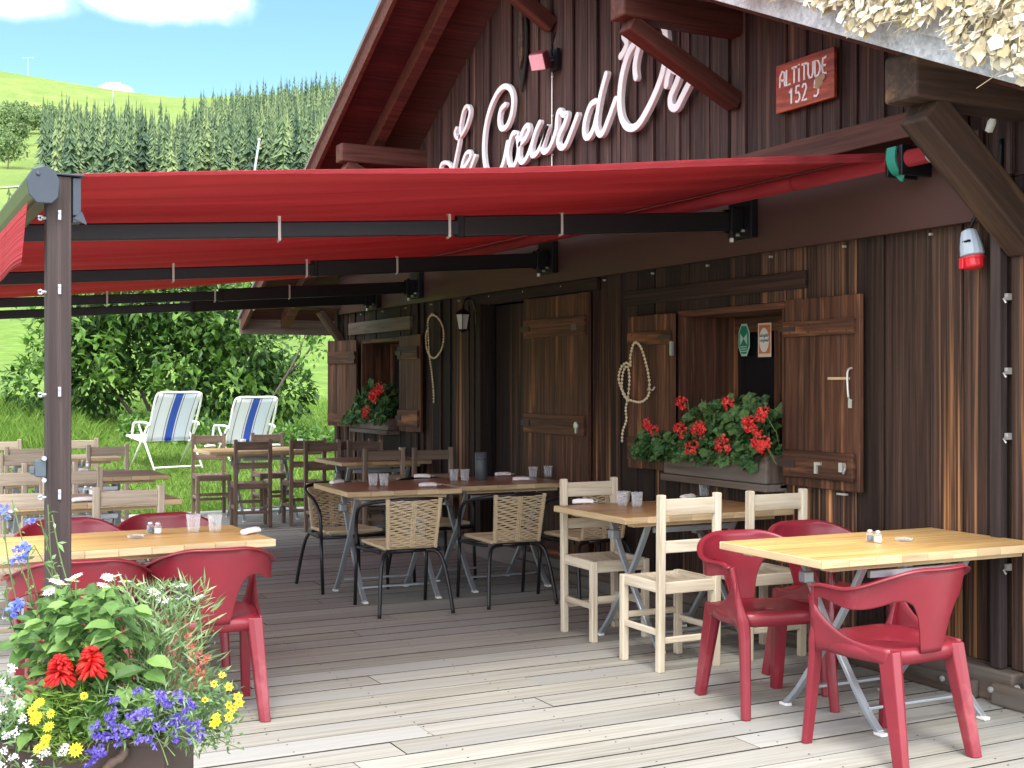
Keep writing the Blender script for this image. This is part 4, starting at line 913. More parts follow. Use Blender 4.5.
# ---------------------------------------------------------------- tables
TH = .755
def make_table(x, y, w_, d, mat, label, rz=0, z0=0, group='folding tables on the deck', fx=None, edge='edge'):
    t_ = thing('folding_table', (x, y, z0), label, 'table', rz, group)
    mb = MB(); n_ = 7
    for i in range(n_):
        a = -d/2 + .0 + d*i/n_; b = -d/2 + d*(i+1)/n_
        mb.lo_hi((-w_/2+.012, max(a, -d/2+.012)+.0004, TH-.030), (w_/2-.012, min(b, d/2-.012)-.0004, TH+random.uniform(0,.0006)))
    top = mb.build('tabletop', M[mat], t_)
    mb = MB()
    for s_ in (-1, 1):
        k_ = int(w_/.14)
        for i in range(k_): mb.lo_hi((-w_/2+w_*i/k_+.0003, s_*(d/2-.012), TH-.034), (-w_/2+w_*(i+1)/k_-.0003, s_*d/2, TH-.0006))
        mb.lo_hi((s_*(w_/2-.012), -d/2+.0125, TH-.034), (s_*w_/2, d/2-.0125, TH-.0006))
    mb.build('edge_strip', M[edge], top, bevel=.003, bseg=1)
    for yy in (-d/2+.09, d/2-.09): mb = MB(); mb.lo_hi((-w_/2+.09, yy-.03, TH-.058), (w_/2-.09, yy+.03, TH-.0345)); mb.build('batten', M[edge], t_)
    fx = fx or min(.29, w_/2-.14)
    for sx in (-1, 1):
        for sy in (-1, 1):
            o_ = .018*sy*sx; X = sx*fx + .018*sy
            pts = sm([(X, sy*.24, TH-.035), (X, sy*.11, .50), (X, 0, .345), (X, -sy*.12, .19), (X, -sy*.215, .075), (X, -sy*.285, .012)], 4)
            mb = MB(); mb.sweep(pts, [(-.016,-.011),(.016,-.011),(.016,.011),(-.016,.011)], up=(0,1,0)); lg = mb.build('leg', M['steel'], t_, bevel=.003)
            mb = MB(); mb.box((X, -sy*.288, .008), (.034,.05,.014)); mb.build('foot', M['white'], lg, bevel=.003)
        mb = MB(); mb.box((sx*fx, .165, .60), (.05,.05,.05)); mb.build('hinge', M['steel'], t_, bevel=.006)
    for yy, zz in ((-.20,.095),(.20,.095),(-.215,.66),(.215,.66)):
        mb = MB(); mb.box((0, yy, zz), (2*fx-.04, .035 if zz<.3 else .02, .012 if zz<.3 else .03)); mb.build('crossbar', M['steel'], t_, bevel=.002)
    return t_
T = {}
T['T1'] = make_table(4.02, 4.24, 1.26, .70, 'top_yellow', 'yellow varnished folding table at the right, with red chairs around it', R(-1))
T['T2'] = make_table(4.10, 6.0, 1.12, .78, 'top_honey', 'honey-coloured folding table under the flower window, with pale wooden chairs')
T['T3'] = make_table(3.20, 8.17, .80, .84, 'top_red', 'chestnut-topped table with one pair of glasses, left one of the joined pair', R(-3))
T['T4'] = make_table(4.06, 8.26, .90, .80, 'top_red', 'chestnut-topped table carrying the dark grey jar, right of the joined pair')
T['T5'] = make_table(1.01, 5.90, 1.26, .68, 'top_yellow', 'yellow folding table at the left, behind the flower planter and the wooden post', R(3))
T['T6'] = make_table(1.08, 8.12, 1.26, .68, 'top_grey', 'greyed wooden table just beyond the left yellow table', R(2))
T['T7'] = make_table(1.45, 10.25, 1.26, .70, 'top_grey', 'greyed wooden table in the middle of the left row')
T['T8'] = make_table(1.55, 12.85, 1.26, .70, 'top_grey', 'greyed wooden table farthest back in the left row')
T['T9'] = make_table(4.22, 11.12, .88, .76, 'top_red', 'small brown table against the wall below the far flower window')
T['T10'] = make_table(3.82, 13.42, 1.32, .74, 'top_honey', 'brown table at the back edge of the deck in front of the lawn')

# ---------------------------------------------------------------- wooden ladder-back chair, faces +y
def make_wood_chair(mat, label, lean=0):
    t_ = thing('wooden_chair', (0,0,0), label, 'chair', 0, 'ladder-back wooden chairs')
    m_ = M[mat]; W_, D_ = .172, .17
    for s_ in (-1, 1):
        mb = MB(); mb.bar((s_*W_, -D_, 0), (s_*W_, -D_-.012, .90), .038, .040, up=(0,1,0)); mb.build('back_post', m_, t_, bevel=.006)
        mb = MB(); mb.bar((s_*W_, D_, 0), (s_*W_, D_, .455), .038, .038, up=(0,1,0)); mb.build('leg', m_, t_, bevel=.005)
    for z, h_ in ((.835,.085),(.635,.062)):
        mb = MB(); mb.box((0, -D_-.012, z), (2*W_-.036, .02, h_)); mb.build('back_slat', m_, t_, bevel=.005)
    mb = MB()     # dished seat of three boards
    def top(u, v): return .452 + .012*abs(2*u-1)**2 + .012*abs(2*v-1)**3
    for i in range(3):
        a, b = -.145+i*.097, -.145+(i+1)*.097-.003
        prof = []
        for k_ in range(9):
            v = k_/8; yy = -D_+.022+(2*D_-.03)*v; prof.append((yy, .43+.026*(abs(2*v-1)**2)*.9))
        P = [(a,yy,zz) for yy, zz in prof]+[(b,yy,zz) for yy, zz in prof]+[(a,yy,.415) for yy, zz in prof]+[(b,yy,.415) for yy, zz in prof]; n_ = 9
        fs = [(k_,k_+1,n_+k_+1,n_+k_) for k_ in range(8)]+[(2*n_+k_,3*n_+k_,3*n_+k_+1,2*n_+k_+1) for k_ in range(8)]+[(k_,2*n_+k_,2*n_+k_+1,k_+1) for k_ in range(8)]+[(n_+k_,n_+k_+1,3*n_+k_+1,3*n_+k_) for k_ in range(8)]+[(0,n_,3*n_,2*n_),(8,2*n_+8,3*n_+8,n_+8)]
        o_ = random.random()*20; mb.add(P, fs, [(p[1]+o_,p[0],p[2]) for p in P])
    mb.build('seat', m_, t_)
    for s_ in (-1, 1):
        mb = MB(); mb.box((s_*W_, 0, .43), (.024, 2*D_-.038, .055)); mb.build('seat_rail', m_, t_, bevel=.004)
        mb = MB(); mb.box((s_*W_, 0, .20), (.020, 2*D_-.036, .032)); mb.build('stretcher', m_, t_, bevel=.004)
        mb = MB(); mb.box((0, s_*D_, .42 if s_ > 0 else .425), (2*W_-.036, .024, .06)); mb.build('seat_rail', m_, t_, bevel=.004)
        mb = MB(); mb.box((0, s_*D_, .24 if s_ > 0 else .16), (2*W_-.036, .018, .032)); mb.build('stretcher', m_, t_, bevel=.004)
    return t_
def place(first, x, y, rz, label, z=0):
    if not first.get('_used'):
        first['_used'] = 1; o = first; o.location = (x, y, z); o.rotation_euler = (0,0,rz); o['label'] = label
    else: o = dup(first, (x, y, z), rz, label); 
    return o
pal = make_wood_chair('pale', ''); gre = make_wood_chair('greywood', ''); bro = make_wood_chair('brownwood', ''); mid = make_wood_chair('midwood', '')
chairs = []
for f_, x, y, a, l_ in (
    (pal, 3.74, 5.50, 0, 'pale wooden chair with its back to the viewer, on the honey-coloured table\'s near side'),
    (pal, 4.30, 5.49, -2, 'pale wooden chair between the two nearest right-hand tables, below the geranium box'),
    (pal, 3.83, 6.30, 179, 'pale wooden chair on the far side of the honey-coloured table, facing the viewer'),
    (gre, 1.28, 7.30, 0, 'greyed wooden chair right of the post, on the near side of the first greyed table'),
    (gre, .72, 7.32, 3, 'greyed wooden chair left of the post, on the near side of the first greyed table'),
    (gre, 1.22, 8.62, 180, 'greyed wooden chair on the far side of the first greyed table, right of the post'),
    (gre, .86, 8.66, 180, 'greyed wooden chair on the far side of the first greyed table, left of the post'),
    (gre, 1.16, 9.72, 2, 'greyed wooden chair on the near side of the middle greyed table'),
    (gre, 1.14, 10.85, 180, 'greyed wooden chair on the far side of the middle greyed table'),
    (gre, 1.28, 12.25, 0, 'greyed wooden chair at the near side of the last greyed table, left of the post'),
    (gre, 1.98, 12.3, 2, 'greyed wooden chair at the near side of the last greyed table, right of the post'),
    (gre, 1.95, 13.45, 180, 'greyed wooden chair beyond the last greyed table, right of the post'),
    (gre, 1.20, 13.45, 180, 'greyed wooden chair beyond the last greyed table, at the left edge'),
    (bro, 3.50, 12.72, -8, 'dark brown wooden chair on the near side of the back table, leftmost'),
    (bro, 4.05, 12.68, -4, 'dark brown wooden chair on the near side of the back table, in the middle'),
    (bro, 3.42, 14.06, 176, 'dark brown wooden chair beyond the back table, its left end'),
    (bro, 4.12, 14.08, 180, 'dark brown wooden chair beyond the back table, right behind its middle'),
    (bro, 4.42, 12.35, 0, 'dark brown wooden chair close to the left shutter of the far window'),
    (mid, 4.04, 10.52, -3, 'taupe wooden chair behind the joined chestnut tables, the left one of two'),
    (mid, 4.46, 10.42, -3, 'taupe wooden chair behind the joined chestnut tables, the right one by the wall'),
    (bro, 4.02, 11.80, 180, 'dark wooden chair beyond the small wall table, left one'),
    (bro, 4.46, 11.78, 180, 'dark wooden chair beyond the small wall table, right one beneath the geraniums')):
    chairs.append(place(f_, x, y, R(a), l_))
for o in (pal, gre, bro, mid): del o['_used']
for o in chairs:
    if '_used' in o: del o['_used']

# ---------------------------------------------------------------- red plastic armchair, faces +y
def make_red_chair():
    t_ = thing('plastic_armchair', (0,0,0), '', 'chair', 0, 'crimson plastic armchairs'); m_ = M['red']
    def outline(a, k_=1):       # rounded trapezoid of the seat
        c_, s_ = math.cos(a), math.sin(a); e = .42
        x = math.copysign(abs(c_)**e, c_); y = math.copysign(abs(s_)**e, s_)
        wx = .225 if y > 0 else .225-.035*(-y); return (x*wx*k_, y*.205*k_+.005)
    N = 36; mb = MB(); rings = [(0,.428),(.35,.430),(.65,.438),(.86,.447),(.95,.448),(1.0,.440),(1.01,.425),(1.0,.392)]
    P = []
    for k_, z in rings:
        for i in range(N): x, y = outline(2*math.pi*i/N, max(k_,.001)); P.append((x, y, z + (.008*(y/.2) if k_ < .9 else .004*(y/.2)) - (.0 if k_ <= 1.005 or abs(x) > .12 else 0)))
    fs = [(i*N+j, i*N+(j+1)%N, (i+1)*N+(j+1)%N, (i+1)*N+j) for i in range(len(rings)-1) for j in range(N)]
    mb.add(P, fs); 
    mb.build('seat', m_, t_, smooth=True, solid=.006)
    for s_ in (-1, 1):     # side skirts sweeping up to the arm posts
        mb = MB()
        def sk(u, v):
            y = -.185 + .375*u; x = s_*(.198+.032*u + .022*v*u); zt = .45 + .165*u**3.2; zb = .385-.0*u - .02*math.sin(math.pi*u)*-1
            return (x, y, zb + (zt-zb)*v)
        mb.grid(sk, 14, 4); mb.build('side_panel', m_, t_, smooth=True, solid=.007)
    def hexa(tp, bt, wt, wb, sgn, rear=False):   # channel shaped leg
        mb = MB(); n_ = 8
        def ring(c_, w_):
            a, b = w_; X = sgn
            return [(c_[0]+X*a/2, c_[1]-b/2, c_[2]), (c_[0]+X*a/2, c_[1]+b/2, c_[2]), (c_[0]-X*a*.1, c_[1]+b/2, c_[2]), (c_[0]-X*a/2, c_[1]+b*.35, c_[2]), (c_[0]-X*a/2, c_[1]-b*.35, c_[2]), (c_[0]-X*a*.1, c_[1]-b/2, c_[2])]
        P = []
        for k_ in range(n_+1):
            u = k_/n_; c_ = Vector(tp).lerp(Vector(bt), u); P += ring(c_, (wt[0]+(wb[0]-wt[0])*u, wt[1]+(wb[1]-wt[1])*u))
        fs = [(i*6+j, i*6+(j+1)%6, (i+1)*6+(j+1)%6, (i+1)*6+j) for i in range(n_) for j in range(6)]+[(5,4,3,2,1,0), tuple(n_*6+j for j in range(6))]
        mb.add(P, fs); mb.build('leg', m_, t_, bevel=.005)
    for s_ in (-1, 1):
        mb = MB()      # front leg runs up into the arm post
        pts = [(s_*.222,.235,0),(s_*.214,.215,.20),(s_*.210,.198,.38),(s_*.222,.188,.46),(s_*.240,.172,.58),(s_*.250,.160,.655)]
        prof = [(-.024,-.020),(.024,-.020),(.028,.006),(.014,.024),(-.014,.024),(-.028,.006)]
        mb.sweep(sm(pts, 4), prof, up=(0,1,0), ks=[.78+.22*min(1,i/9) if i < 11 else 1-.45*sstep(10,14,i) for i in range(21)]); mb.build('leg', m_, t_, bevel=.004)
        hexa((s_*.170,-.160,.442), (s_*.20,-.245,0), (.064,.080), (.044,.054), s_)
    mb = MB()          # barrel back: hourglass panel flowing into arm rails
    U, Vn = 140, 14
    def zt(u): a = abs(u); return .758 - .092*sstep(.12, .72, a) - .012*sstep(.9,1,a)
    def zb(u):
        a = abs(u); band = zt(u)-.100+.050*sstep(.35,1,a)
        k_ = float(np.interp(a, [0,.118,.130,.150,.195,.25,.34,1], [0,0,.33,.60,.84,.94,1,1]))
        return .425 + (band-.425)*k_
    def pos(u, z):
        a = abs(u); s_ = 1 if u >= 0 else -1
        if a < .66:
            ph = a/.66*math.pi/2; x = .272*math.sin(ph)**.92; y = -.03-.235*math.cos(ph)**.9
        else: k_ = (a-.66)/.34; x = .272-.020*k_; y = -.03+.195*k_
        q = min(1, max(0, (z-.425)/.30)); f_ = .70+.30*q**.85; fy_ = .80+.20*q
        if a > .66: f_ = f_+(1-f_)*1; fy_ = 1
        else: w_ = sstep(.3,.66,a); f_ = f_+(1-f_)*w_; fy_ = fy_+(1-fy_)*w_
        return (s_*x*f_, y*fy_ , z)
    P = []
    for i in range(U+1):
        u = -1+2*i/U; a, b = zb(u), zt(u)
        for j in range(Vn+1): P.append(pos(u, a+(b-a)*j/Vn))
        p = pos(u, b); n_ = Vector((p[0], p[1]+.02 if abs(u) < .66 else 0, 0)); n_ = n_.normalized() if n_.length > 1e-6 else Vector((0,-1,0))
        P.append((p[0]+n_.x*.010, p[1]+n_.y*.010, b+.003)); P.append((p[0]+n_.x*.024, p[1]+n_.y*.024, b-.004))
    K = Vn+3; fs = [(i*K+j, (i+1)*K+j, (i+1)*K+j+1, i*K+j+1) for i in range(U) for j in range(K-1)]
    mb.add(P, fs); mb.build('backrest', m_, t_, smooth=True, solid=.0065)
    return t_
rc = make_red_chair(); first = True
for x, y, a, l_ in (
    (3.64, 3.80, 4, 'crimson plastic armchair with its back turned, in front of the right yellow table'),
    (3.65, 4.60, 171, 'crimson plastic armchair at the left end of the right yellow table, facing the viewer'),
    (4.22, 4.80, 178, 'crimson plastic armchair mostly hidden behind the right yellow table'),
    (1.345, 5.60, -3, 'crimson plastic armchair fully seen behind the planter, its back to the viewer'),
    (.775, 5.48, -4, 'crimson plastic armchair behind the post and flowers at the left edge'),
    (.93, 6.62, 184, 'crimson plastic armchair beyond the left yellow table, only its rim showing, left one'),
    (1.42, 6.66, 180, 'crimson plastic armchair beyond the left yellow table, only its rim showing, right one')):
    if first: rc.location = (x, y, 0); rc.rotation_euler = (0,0,R(a)); rc['label'] = l_; first = False
    else: dup(rc, (x, y, 0), R(a), l_)

# ---------------------------------------------------------------- black tube chair with cord seat, faces +y
def make_cord_chair():
    t_ = thing('wicker_chair', (0,0,0), '', 'chair', 0, 'black tube chairs with woven cord')
    K_ = M['black']
    mb = MB(); pts = sm([(-.245,.20,.40),(-.25,.19,.55),(-.262,.10,.645),(-.262,-.04,.685),(-.215,-.19,.715),(-.10,-.255,.73),(0,-.268,.732),(.10,-.255,.73),(.215,-.19,.715),(.262,-.04,.685),(.262,.10,.645),(.25,.19,.55),(.245,.20,.40)], 6)
    mb.tube(pts, .0125, 8); mb.build('arm_rail', K_, t_, smooth=True)
    for s_ in (-1, 1):
        mb = MB(); mb.tube([(s_*.245,.235,0),(s_*.245,.21,.25),(s_*.245,.20,.41)], .0125, 8); mb.build('leg', K_, t_, smooth=True)
        mb = MB(); mb.tube(sm([(s_*.245,-.31,0),(s_*.225,-.265,.20),(s_*.20,-.225,.34),(s_*.165,-.20,.388),(s_*.10,-.19,.398)], 5), .0125, 8); mb.build('leg', K_, t_, smooth=True)
    mb = MB(); mb.tube([(-.10,-.19,.398),(.10,-.19,.398)], .0125, 8); mb.tube(sm([(-.245,.18,.39),(-.235,.0,.392),(-.20,-.17,.395)], 4), .011, 8); mb.tube(sm([(.245,.18,.39),(.235,.0,.392),(.20,-.17,.395)], 4), .011, 8); mb.tube([(-.245,.195,.385),(.245,.195,.385)], .011, 8)
    mb.build('seat_frame', K_, t_, smooth=True)
    mb = MB()          # woven back
    n_ = 23
    for k_ in range(n_):
        v = (k_+.5)/n_; z = .425+.30*v; hw = .155+.018*v; yb = -.205-.055*v
        pts = []
        for i in range(13):
            u = i/12*2-1; pts.append((u*hw, yb - .012*(1-u*u) + .0035*math.cos(i*math.pi+k_*math.pi)*(1 if 0<i<12 else 0), z + .0035*math.sin(i*1.7+k_*2.1)))
        mb.tube(pts, .0049, 5, flat=1.0)
    for s_ in (-1, 1):
        mb.tube([(s_*.157,-.207,.415),(s_*.175,-.262,.735)], .0085, 6)
        for k_ in range(26): v = k_/25; mb.box((s_*(.157+.018*v), -.207-.055*v, .42+.31*v), (.022,.022,.0085))
    for c_ in (-.012,.0,.012): mb.tube([(c_,-.218,.42),(c_,-.274,.73)], .0042, 5)
    bk = mb.build('backrest', M['wicker'], t_)
    mb = MB()
    for k_ in range(30):
        v = (k_+.5)/30; y = -.185+.40*v; hw = .17+.03*v; zz = .418+.008*math.sin(v*3)
        mb.tube([(-hw,y,zz),(-hw*.5,y,zz-.008),(0,y,zz-.010),(hw*.5,y,zz-.008),(hw,y,zz)], .0072, 5)
    for s_ in (-1,1): mb.tube([(s_*.17,-.19,.418),(s_*.20,.215,.424)], .012, 6)
    mb.tube([(-.20,.215,.424),(.20,.215,.424)], .013, 6); mb.build('seat', M['wicker'], t_)
    return t_
bc = make_cord_chair(); first = True
for x, y, a, l_ in (
    (3.10, 7.64, -4, 'black tube chair with woven cord back, left one in front of the chestnut tables'),
    (3.84, 7.62, -3, 'black tube chair with woven cord back, in front of the dark grey jar'),
    (3.05, 8.62, 182, 'black tube chair at the left far corner of the joined chestnut tables'),
    (3.80, 8.74, 180, 'black tube chair on the far side of the joined chestnut tables, mostly hidden'),
    (4.41, 7.50, 2, 'black tube chair half hidden behind the pale chair, beside the chestnut tables')):
    if first: bc.location = (x, y, 0); bc.rotation_euler = (0,0,R(a)); bc['label'] = l_; first = False
    else: dup(bc, (x, y, 0), R(a), l_)

# ---------------------------------------------------------------- striped garden chairs on the bank
def make_garden_chair():
    t_ = thing('garden_chair', (0,0,0), '', 'garden chair', 0, 'striped garden chairs on the bank'); K_ = M['white']
    top, bot = Vector((0,-.30,.98)), Vector((0,.02,.36)); W_ = .325
    mb = MB(); L = [(-W_,-.01,.34),(-W_,-.15,.62),(-W_,-.27,.90),(-W_+.05,-.315,.985),(0,-.32,.99),(W_-.05,-.315,.985),(W_,-.27,.90),(W_,-.15,.62),(W_,-.01,.34)]
    mb.tube(sm(L, 5), .015, 8); mb.build('back_frame', K_, t_, smooth=True)
    mb = MB(); mb.grid(lambda u, v: ((u-.5)*2*(W_-.025), -.33*v**1.1+.02*math.sin(math.pi*v)*1 + .02*math.sin(math.pi*u), .36+.615*v), 24, 10)
    mb.grid(lambda u, v: ((u-.5)*2*(W_-.02), .0+.44*v, .36+.05*v-.03*math.sin(math.pi*v)), 24, 8); mb.g = [(p[0]/(2*(W_-.025))+.5, 0, 0) for p in mb.v]; mb.build('sling', M['sling'], t_, smooth=True, solid=.003)
    mb = MB(); mb.tube(sm([(-W_,-.01,.34),(-W_,.42,.41),(-W_+.04,.47,.42),(W_-.04,.47,.42),(W_,.42,.41),(W_,-.01,.34)], 4), .014, 8); mb.build('seat_frame', K_, t_, smooth=True)
    for s_ in (-1, 1):
        mb = MB(); mb.tube(sm([(s_*(W_+.03),-.17,.56),(s_*(W_+.035),-.10,.60),(s_*(W_+.035),.18,.60),(s_*(W_+.03),.26,.56),(s_*(W_+.03),.30,.38)], 5), .016, 8); mb.build('armrest', K_, t_, smooth=True)
        mb = MB(); mb.tube([(s_*(W_+.018),.14,.58),(s_*(W_+.018),-.28,0)], .013, 8); mb.build('leg', K_, t_, smooth=True)
        mb = MB(); mb.tube([(s_*(W_+.03),-.12,.56),(s_*(W_+.03),.34,0)], .013, 8); mb.build('leg', K_, t_, smooth=True)
    mb = MB(); mb.tube([(-W_-.018,-.26,.03),(W_+.018,-.26,.03)], .012, 8); mb.build('crossbar', K_, t_, smooth=True)
    return t_
x, y, _ = far(168, 16.45); gc = make_garden_chair(); gc.location = (x, y, ground(x, y)+.03); gc.rotation_euler = (0,0,R(17)); gc['label'] = 'white folding garden chair with blue striped fabric on the bank, fully visible left one'
x, y, _ = far(246, 17.4); dup(gc, (x, y, ground(x, y)-.15), R(13), 'white folding garden chair with blue striped fabric, right one, partly behind the brown chairs')

# ---------------------------------------------------------------- things on the tables
def glass(label):
    t_ = thing('drinking_glass', (0,0,0), label, 'glass', 0, 'water glasses on the tables')
    mb = MB(); mb.lathe([(.0,.0015),(.025,.0015),(.026,.004),(.029,.045),(.0355,.085),(.0335,.085),(.027,.045),(.0235,.012),(0,.012)], 20); mb.build('bowl', M['glass'], t_, smooth=True)
    mb = MB()
    for k_ in range(9): a = 6.283*k_/9; mb.tube([(.0275*math.cos(a),.0275*math.sin(a),.008),(.0305*math.cos(a),.0305*math.sin(a),.052)], .0018, 5)
    mb.build('rib', M['glass'], t_, smooth=True)
    return t_
gl = glass(''); first = True; GZ = TH+.001
for px_, py_, l_ in (
    (622.5, 506, 'left glass of the pair at the left end of the honey-coloured table'), (637, 507, 'right glass of the pair at the left end of the honey-coloured table'),
    (704, 496, 'left glass of the pair seen between the backs of the pale chairs'), (722, 495, 'right glass of the pair, beside the post of a pale chair'),
    (373, 486, 'left glass of the pair on the left chestnut table'), (384, 486, 'right glass of the pair on the left chestnut table'),
    (454, 481, 'left glass of the pair beside the dark grey jar'), (465, 481, 'glass standing just left of the dark grey jar'),
    (533, 478, 'glass on the right chestnut table in front of the plank door'), (548, 477, 'last glass towards the right end of the chestnut tables'),
    (193.5, 532, 'left glass of the pair on the left yellow table'), (215, 532, 'right glass of the pair on the left yellow table'),
    (402, 456, 'glass on the small wall table under the far window'), (300, 446, 'glass at the right part of the back table'), (243, 446.5, 'glass at the left part of the back table')):
    p = at(px_, py_, GZ)
    if first: gl.location = p; gl['label'] = l_; first = False
    else: dup(gl, p, random.random()*3, l_)
def napkin(label):
    t_ = thing('rolled_napkin', (0,0,0), label, 'napkin', 0, 'cutlery rolled in paper napkins'); mb = MB(); t_.scale = (.72,.85,.9)
    pts = sm([(-.085,0,.016),(-.04,.003,.018),(.0,-.002,.019),(.05,.004,.018),(.085,0,.015)], 4)
    P = []; n_ = 12
    def prof(i, n_=14): return [(math.cos(2*math.pi*k_/n_)*(.024+.004*math.sin(3*k_+i)), math.sin(2*math.pi*k_/n_)*(.015+.002*math.cos(2*k_+i*.7))) for k_ in range(n_)]
    mb.sweep(pts, prof(0), up=(0,0,1), ks=[.85,.95,1,1.02,1.05,1.08,1.05,1.0,1.02,1.05,1.08,1.06,1.04,1.0,.96,.92,.85][:len(pts)]); mb.build('napkin', M['napkin'], t_, smooth=True)
    mb = MB(); mb.bar((.07,.006,.018),(.125,.012,.016),.006,.003); mb.bar((.07,-.006,.018),(.12,-.014,.016),.006,.003); mb.build('cutlery', M['steel'], t_)
    return t_
nk = napkin(''); first = True
for px_, py_, a, l_ in (
    (583, 504, -20, 'rolled napkin at the left end of the honey-coloured table'), (688, 499, 20, 'rolled napkin beyond the first pale chair back on the honey-coloured table'),
    (422, 478, -30, 'upper one of the two napkins near the joint of the chestnut tables'), (428, 487, -10, 'lower napkin beside the joint on the left chestnut table'),
    (337, 484, 30, 'napkin at the left end of the left chestnut table'), (503, 476, -10, 'napkin just right of the dark grey jar'),
    (521, 481, -15, 'napkin on the front edge of the right chestnut table'), (580, 477, 0, 'napkin at the far right end of the chestnut tables'),
    (251, 534, 40, 'crumpled napkin at the right end of the left yellow table'), (382, 458, 0, 'napkin on the small wall table, left one'), (441, 456, 0, 'napkin on the small wall table, right one'),
    (83, 502, 10, 'napkin on the first greyed table beside the post'), (149, 500, -10, 'napkin at the right end of the first greyed table'),
    (80, 472, 10, 'napkin on the middle greyed table beside the post'), (210, 447.5, 10, 'napkin at the left end of the back table'), (275, 446.5, 0, 'napkin in the middle of the back table')):
    p = at(px_, py_, GZ)
    if first: nk.location = p; nk.rotation_euler = (0,0,R(a)); nk['label'] = l_; first = False
    else: dup(nk, p, R(a), l_)
def shaker(fill, label):
    t_ = thing('shaker', (0,0,0), label, 'shaker', 0, 'salt and pepper shakers')
    mb = MB(); mb.lathe([(0,.001),(.016,.001),(.018,.006),(.017,.036),(.012,.042),(.0115,.042),(.0,.040)], 14); mb.build('jar', M['glass'], t_, smooth=True)
    mb = MB(); mb.lathe([(0,.004),(.0135,.004),(.0145,.010),(.0138,.028),(0,.028)], 14); mb.build('filling', M[fill], t_, smooth=True)
    mb = MB(); mb.lathe([(.0125,.0425),(.013,.050),(.008,.056),(0,.057)], 14); mb.build('cap', M['zinc'], t_, smooth=True)
    return t_
s_a = shaker('salt', 'white salt shaker on the right yellow table'); s_a.location = at(878, 543, GZ)
s_b = shaker('pepper', 'dim shaker left of the salt on the right yellow table'); s_b.location = at(870, 542, GZ)
for px_, py_, src, l_ in ((150.5, 533.5, s_b, 'pepper shaker on the left yellow table'), (158, 534, s_a, 'salt shaker on the left yellow table'),
    (92, 495, s_a, 'salt shaker on the first greyed table'), (86, 494.5, s_b, 'pepper shaker on the first greyed table'), (88, 467, s_a, 'salt shaker on the middle greyed table'), (83, 466.5, s_b, 'pepper shaker on the middle greyed table')):
    dup(src, at(px_, py_, GZ), 0, l_)
def ashtray(px_, py_, label):
    t_ = thing('ashtray', at(px_, py_, GZ), label, 'ashtray', 0); mb = MB(); mb.lathe([(0,.001),(.034,.001),(.042,.014),(.038,.014),(.030,.006),(0,.005)], 18); mb.build('dish', M['glass'], t_, smooth=True)
    mb = MB(); mb.lathe([(0,.0055),(.028,.0062),(.028,.0072),(0,.0075)], 14); mb.build('base', M['dark'] if px_ < 500 else M['zinc'], t_)
ashtray(136, 538, 'small glass ashtray on the left yellow table'); ashtray(904, 541, 'small glass dish on the right yellow table')
x, y, z = at(481, 480, GZ); t_ = thing('ceramic_jar', (x, y, z), 'tall dark grey cylindrical jar on the right chestnut table', 'jar')
mb = MB(); mb.lathe([(0,.0),(.042,.0),(.045,.004),(.045,.20),(.041,.203),(.039,.20),(.039,.02),(0,.02)], 24); mb.build('body', M['pepper'], t_, smooth=True)
mb = MB(); mb.lathe([(.0455,.150),(.0462,.152),(.0462,.156),(.0455,.158)], 24); mb.build('band', M['slate'], t_)

# ---------------------------------------------------------------- things on the walls
def rope(name, pts, X, label, ext=None, sc_=.1953, org=(320,280)):
    P = [(X-.018-.012*math.sin(i*.9), *on(org[0]+a*sc_, org[1]+b*sc_, X)) for i, (a, b) in enumerate(pts)]
    base = Vector((X, sum(p[1] for p in P)/len(P), min(p[2] for p in P))); S = sm([Vector(p)-base for p in P], 14)
    t_ = thing(name, base, label, 'bead string', 0, 'bead strings hanging on the chalet front')
    mb = MB(); mb.tube(S, .0035, 5); mb.build('cord', M['bead'], t_, smooth=True)
    mb = MB(); acc = 0; last = S[0]
    for p in S:
        acc += (p-last).length; last = p
        if acc > .022: acc = 0; mb.lathe([(0,-.010),(.0072,-.007),(.010,0),(.0072,.007),(0,.010)], 7, p)
    tag(mb.build('beads', M['bead'], t_, smooth=True), kind='stuff')
    mb = MB(); mb.box(S[len(S)//8]+Vector((.012,0,.01)), (.03,.006,.02)); mb.build('nail', M['zinc'], t_)
rope('bead_string', [(563,262),(566,215),(578,186),(592,180),(612,196),(630,235),(638,290),(634,350),(615,388),(598,400),(578,392),(560,372),(548,340),(547,300),(554,270),(566,258),(570,300),(571,380),(578,470),(584,560),(587,632)], WX-.02, 'looped string of pale beads on the wall between the far window and the door')
rope('bead_string', [(69,282),(60,262),(54,238),(58,212),(68,200),(76,206),(76,185),(86,156),(98,152),(110,168),(119,205),(123,245),(119,278),(104,294),(88,293),(70,284),(62,262),(62,225),(70,208),(73,240),(70,285),(68,310),(72,338),(64,365),(60,392)], WX-.08, 'looped string of pale beads on the left shutter of the near window', sc_=.4141, org=(600,280))
ly, lz = on(463, 322, WX-.16); lt = thing('wall_lantern', (WX-.03, ly, lz), 'black coach lantern on the wall beside the doorway', 'lantern')
mb = MB(); mb.tube(sm([(-.13,0,.11),(-.11,0,.19),(-.05,0,.20),(-.02,0,.12),(0,0,.05)], 5), .008, 7); mb.box((.004,0,.06),(.012,.06,.14)); mb.build('bracket', M['blackm'], lt)
mb = MB(); mb.lathe([(.075,.062),(.078,.068),(.03,.105),(.012,.112),(.01,.13),(0,.135)], 6, (-.13,0,0)); mb.lathe([(0,-.095),(.012,-.09),(.03,-.075),(.045,-.07),(.045,-.062)], 6, (-.13,0,0))
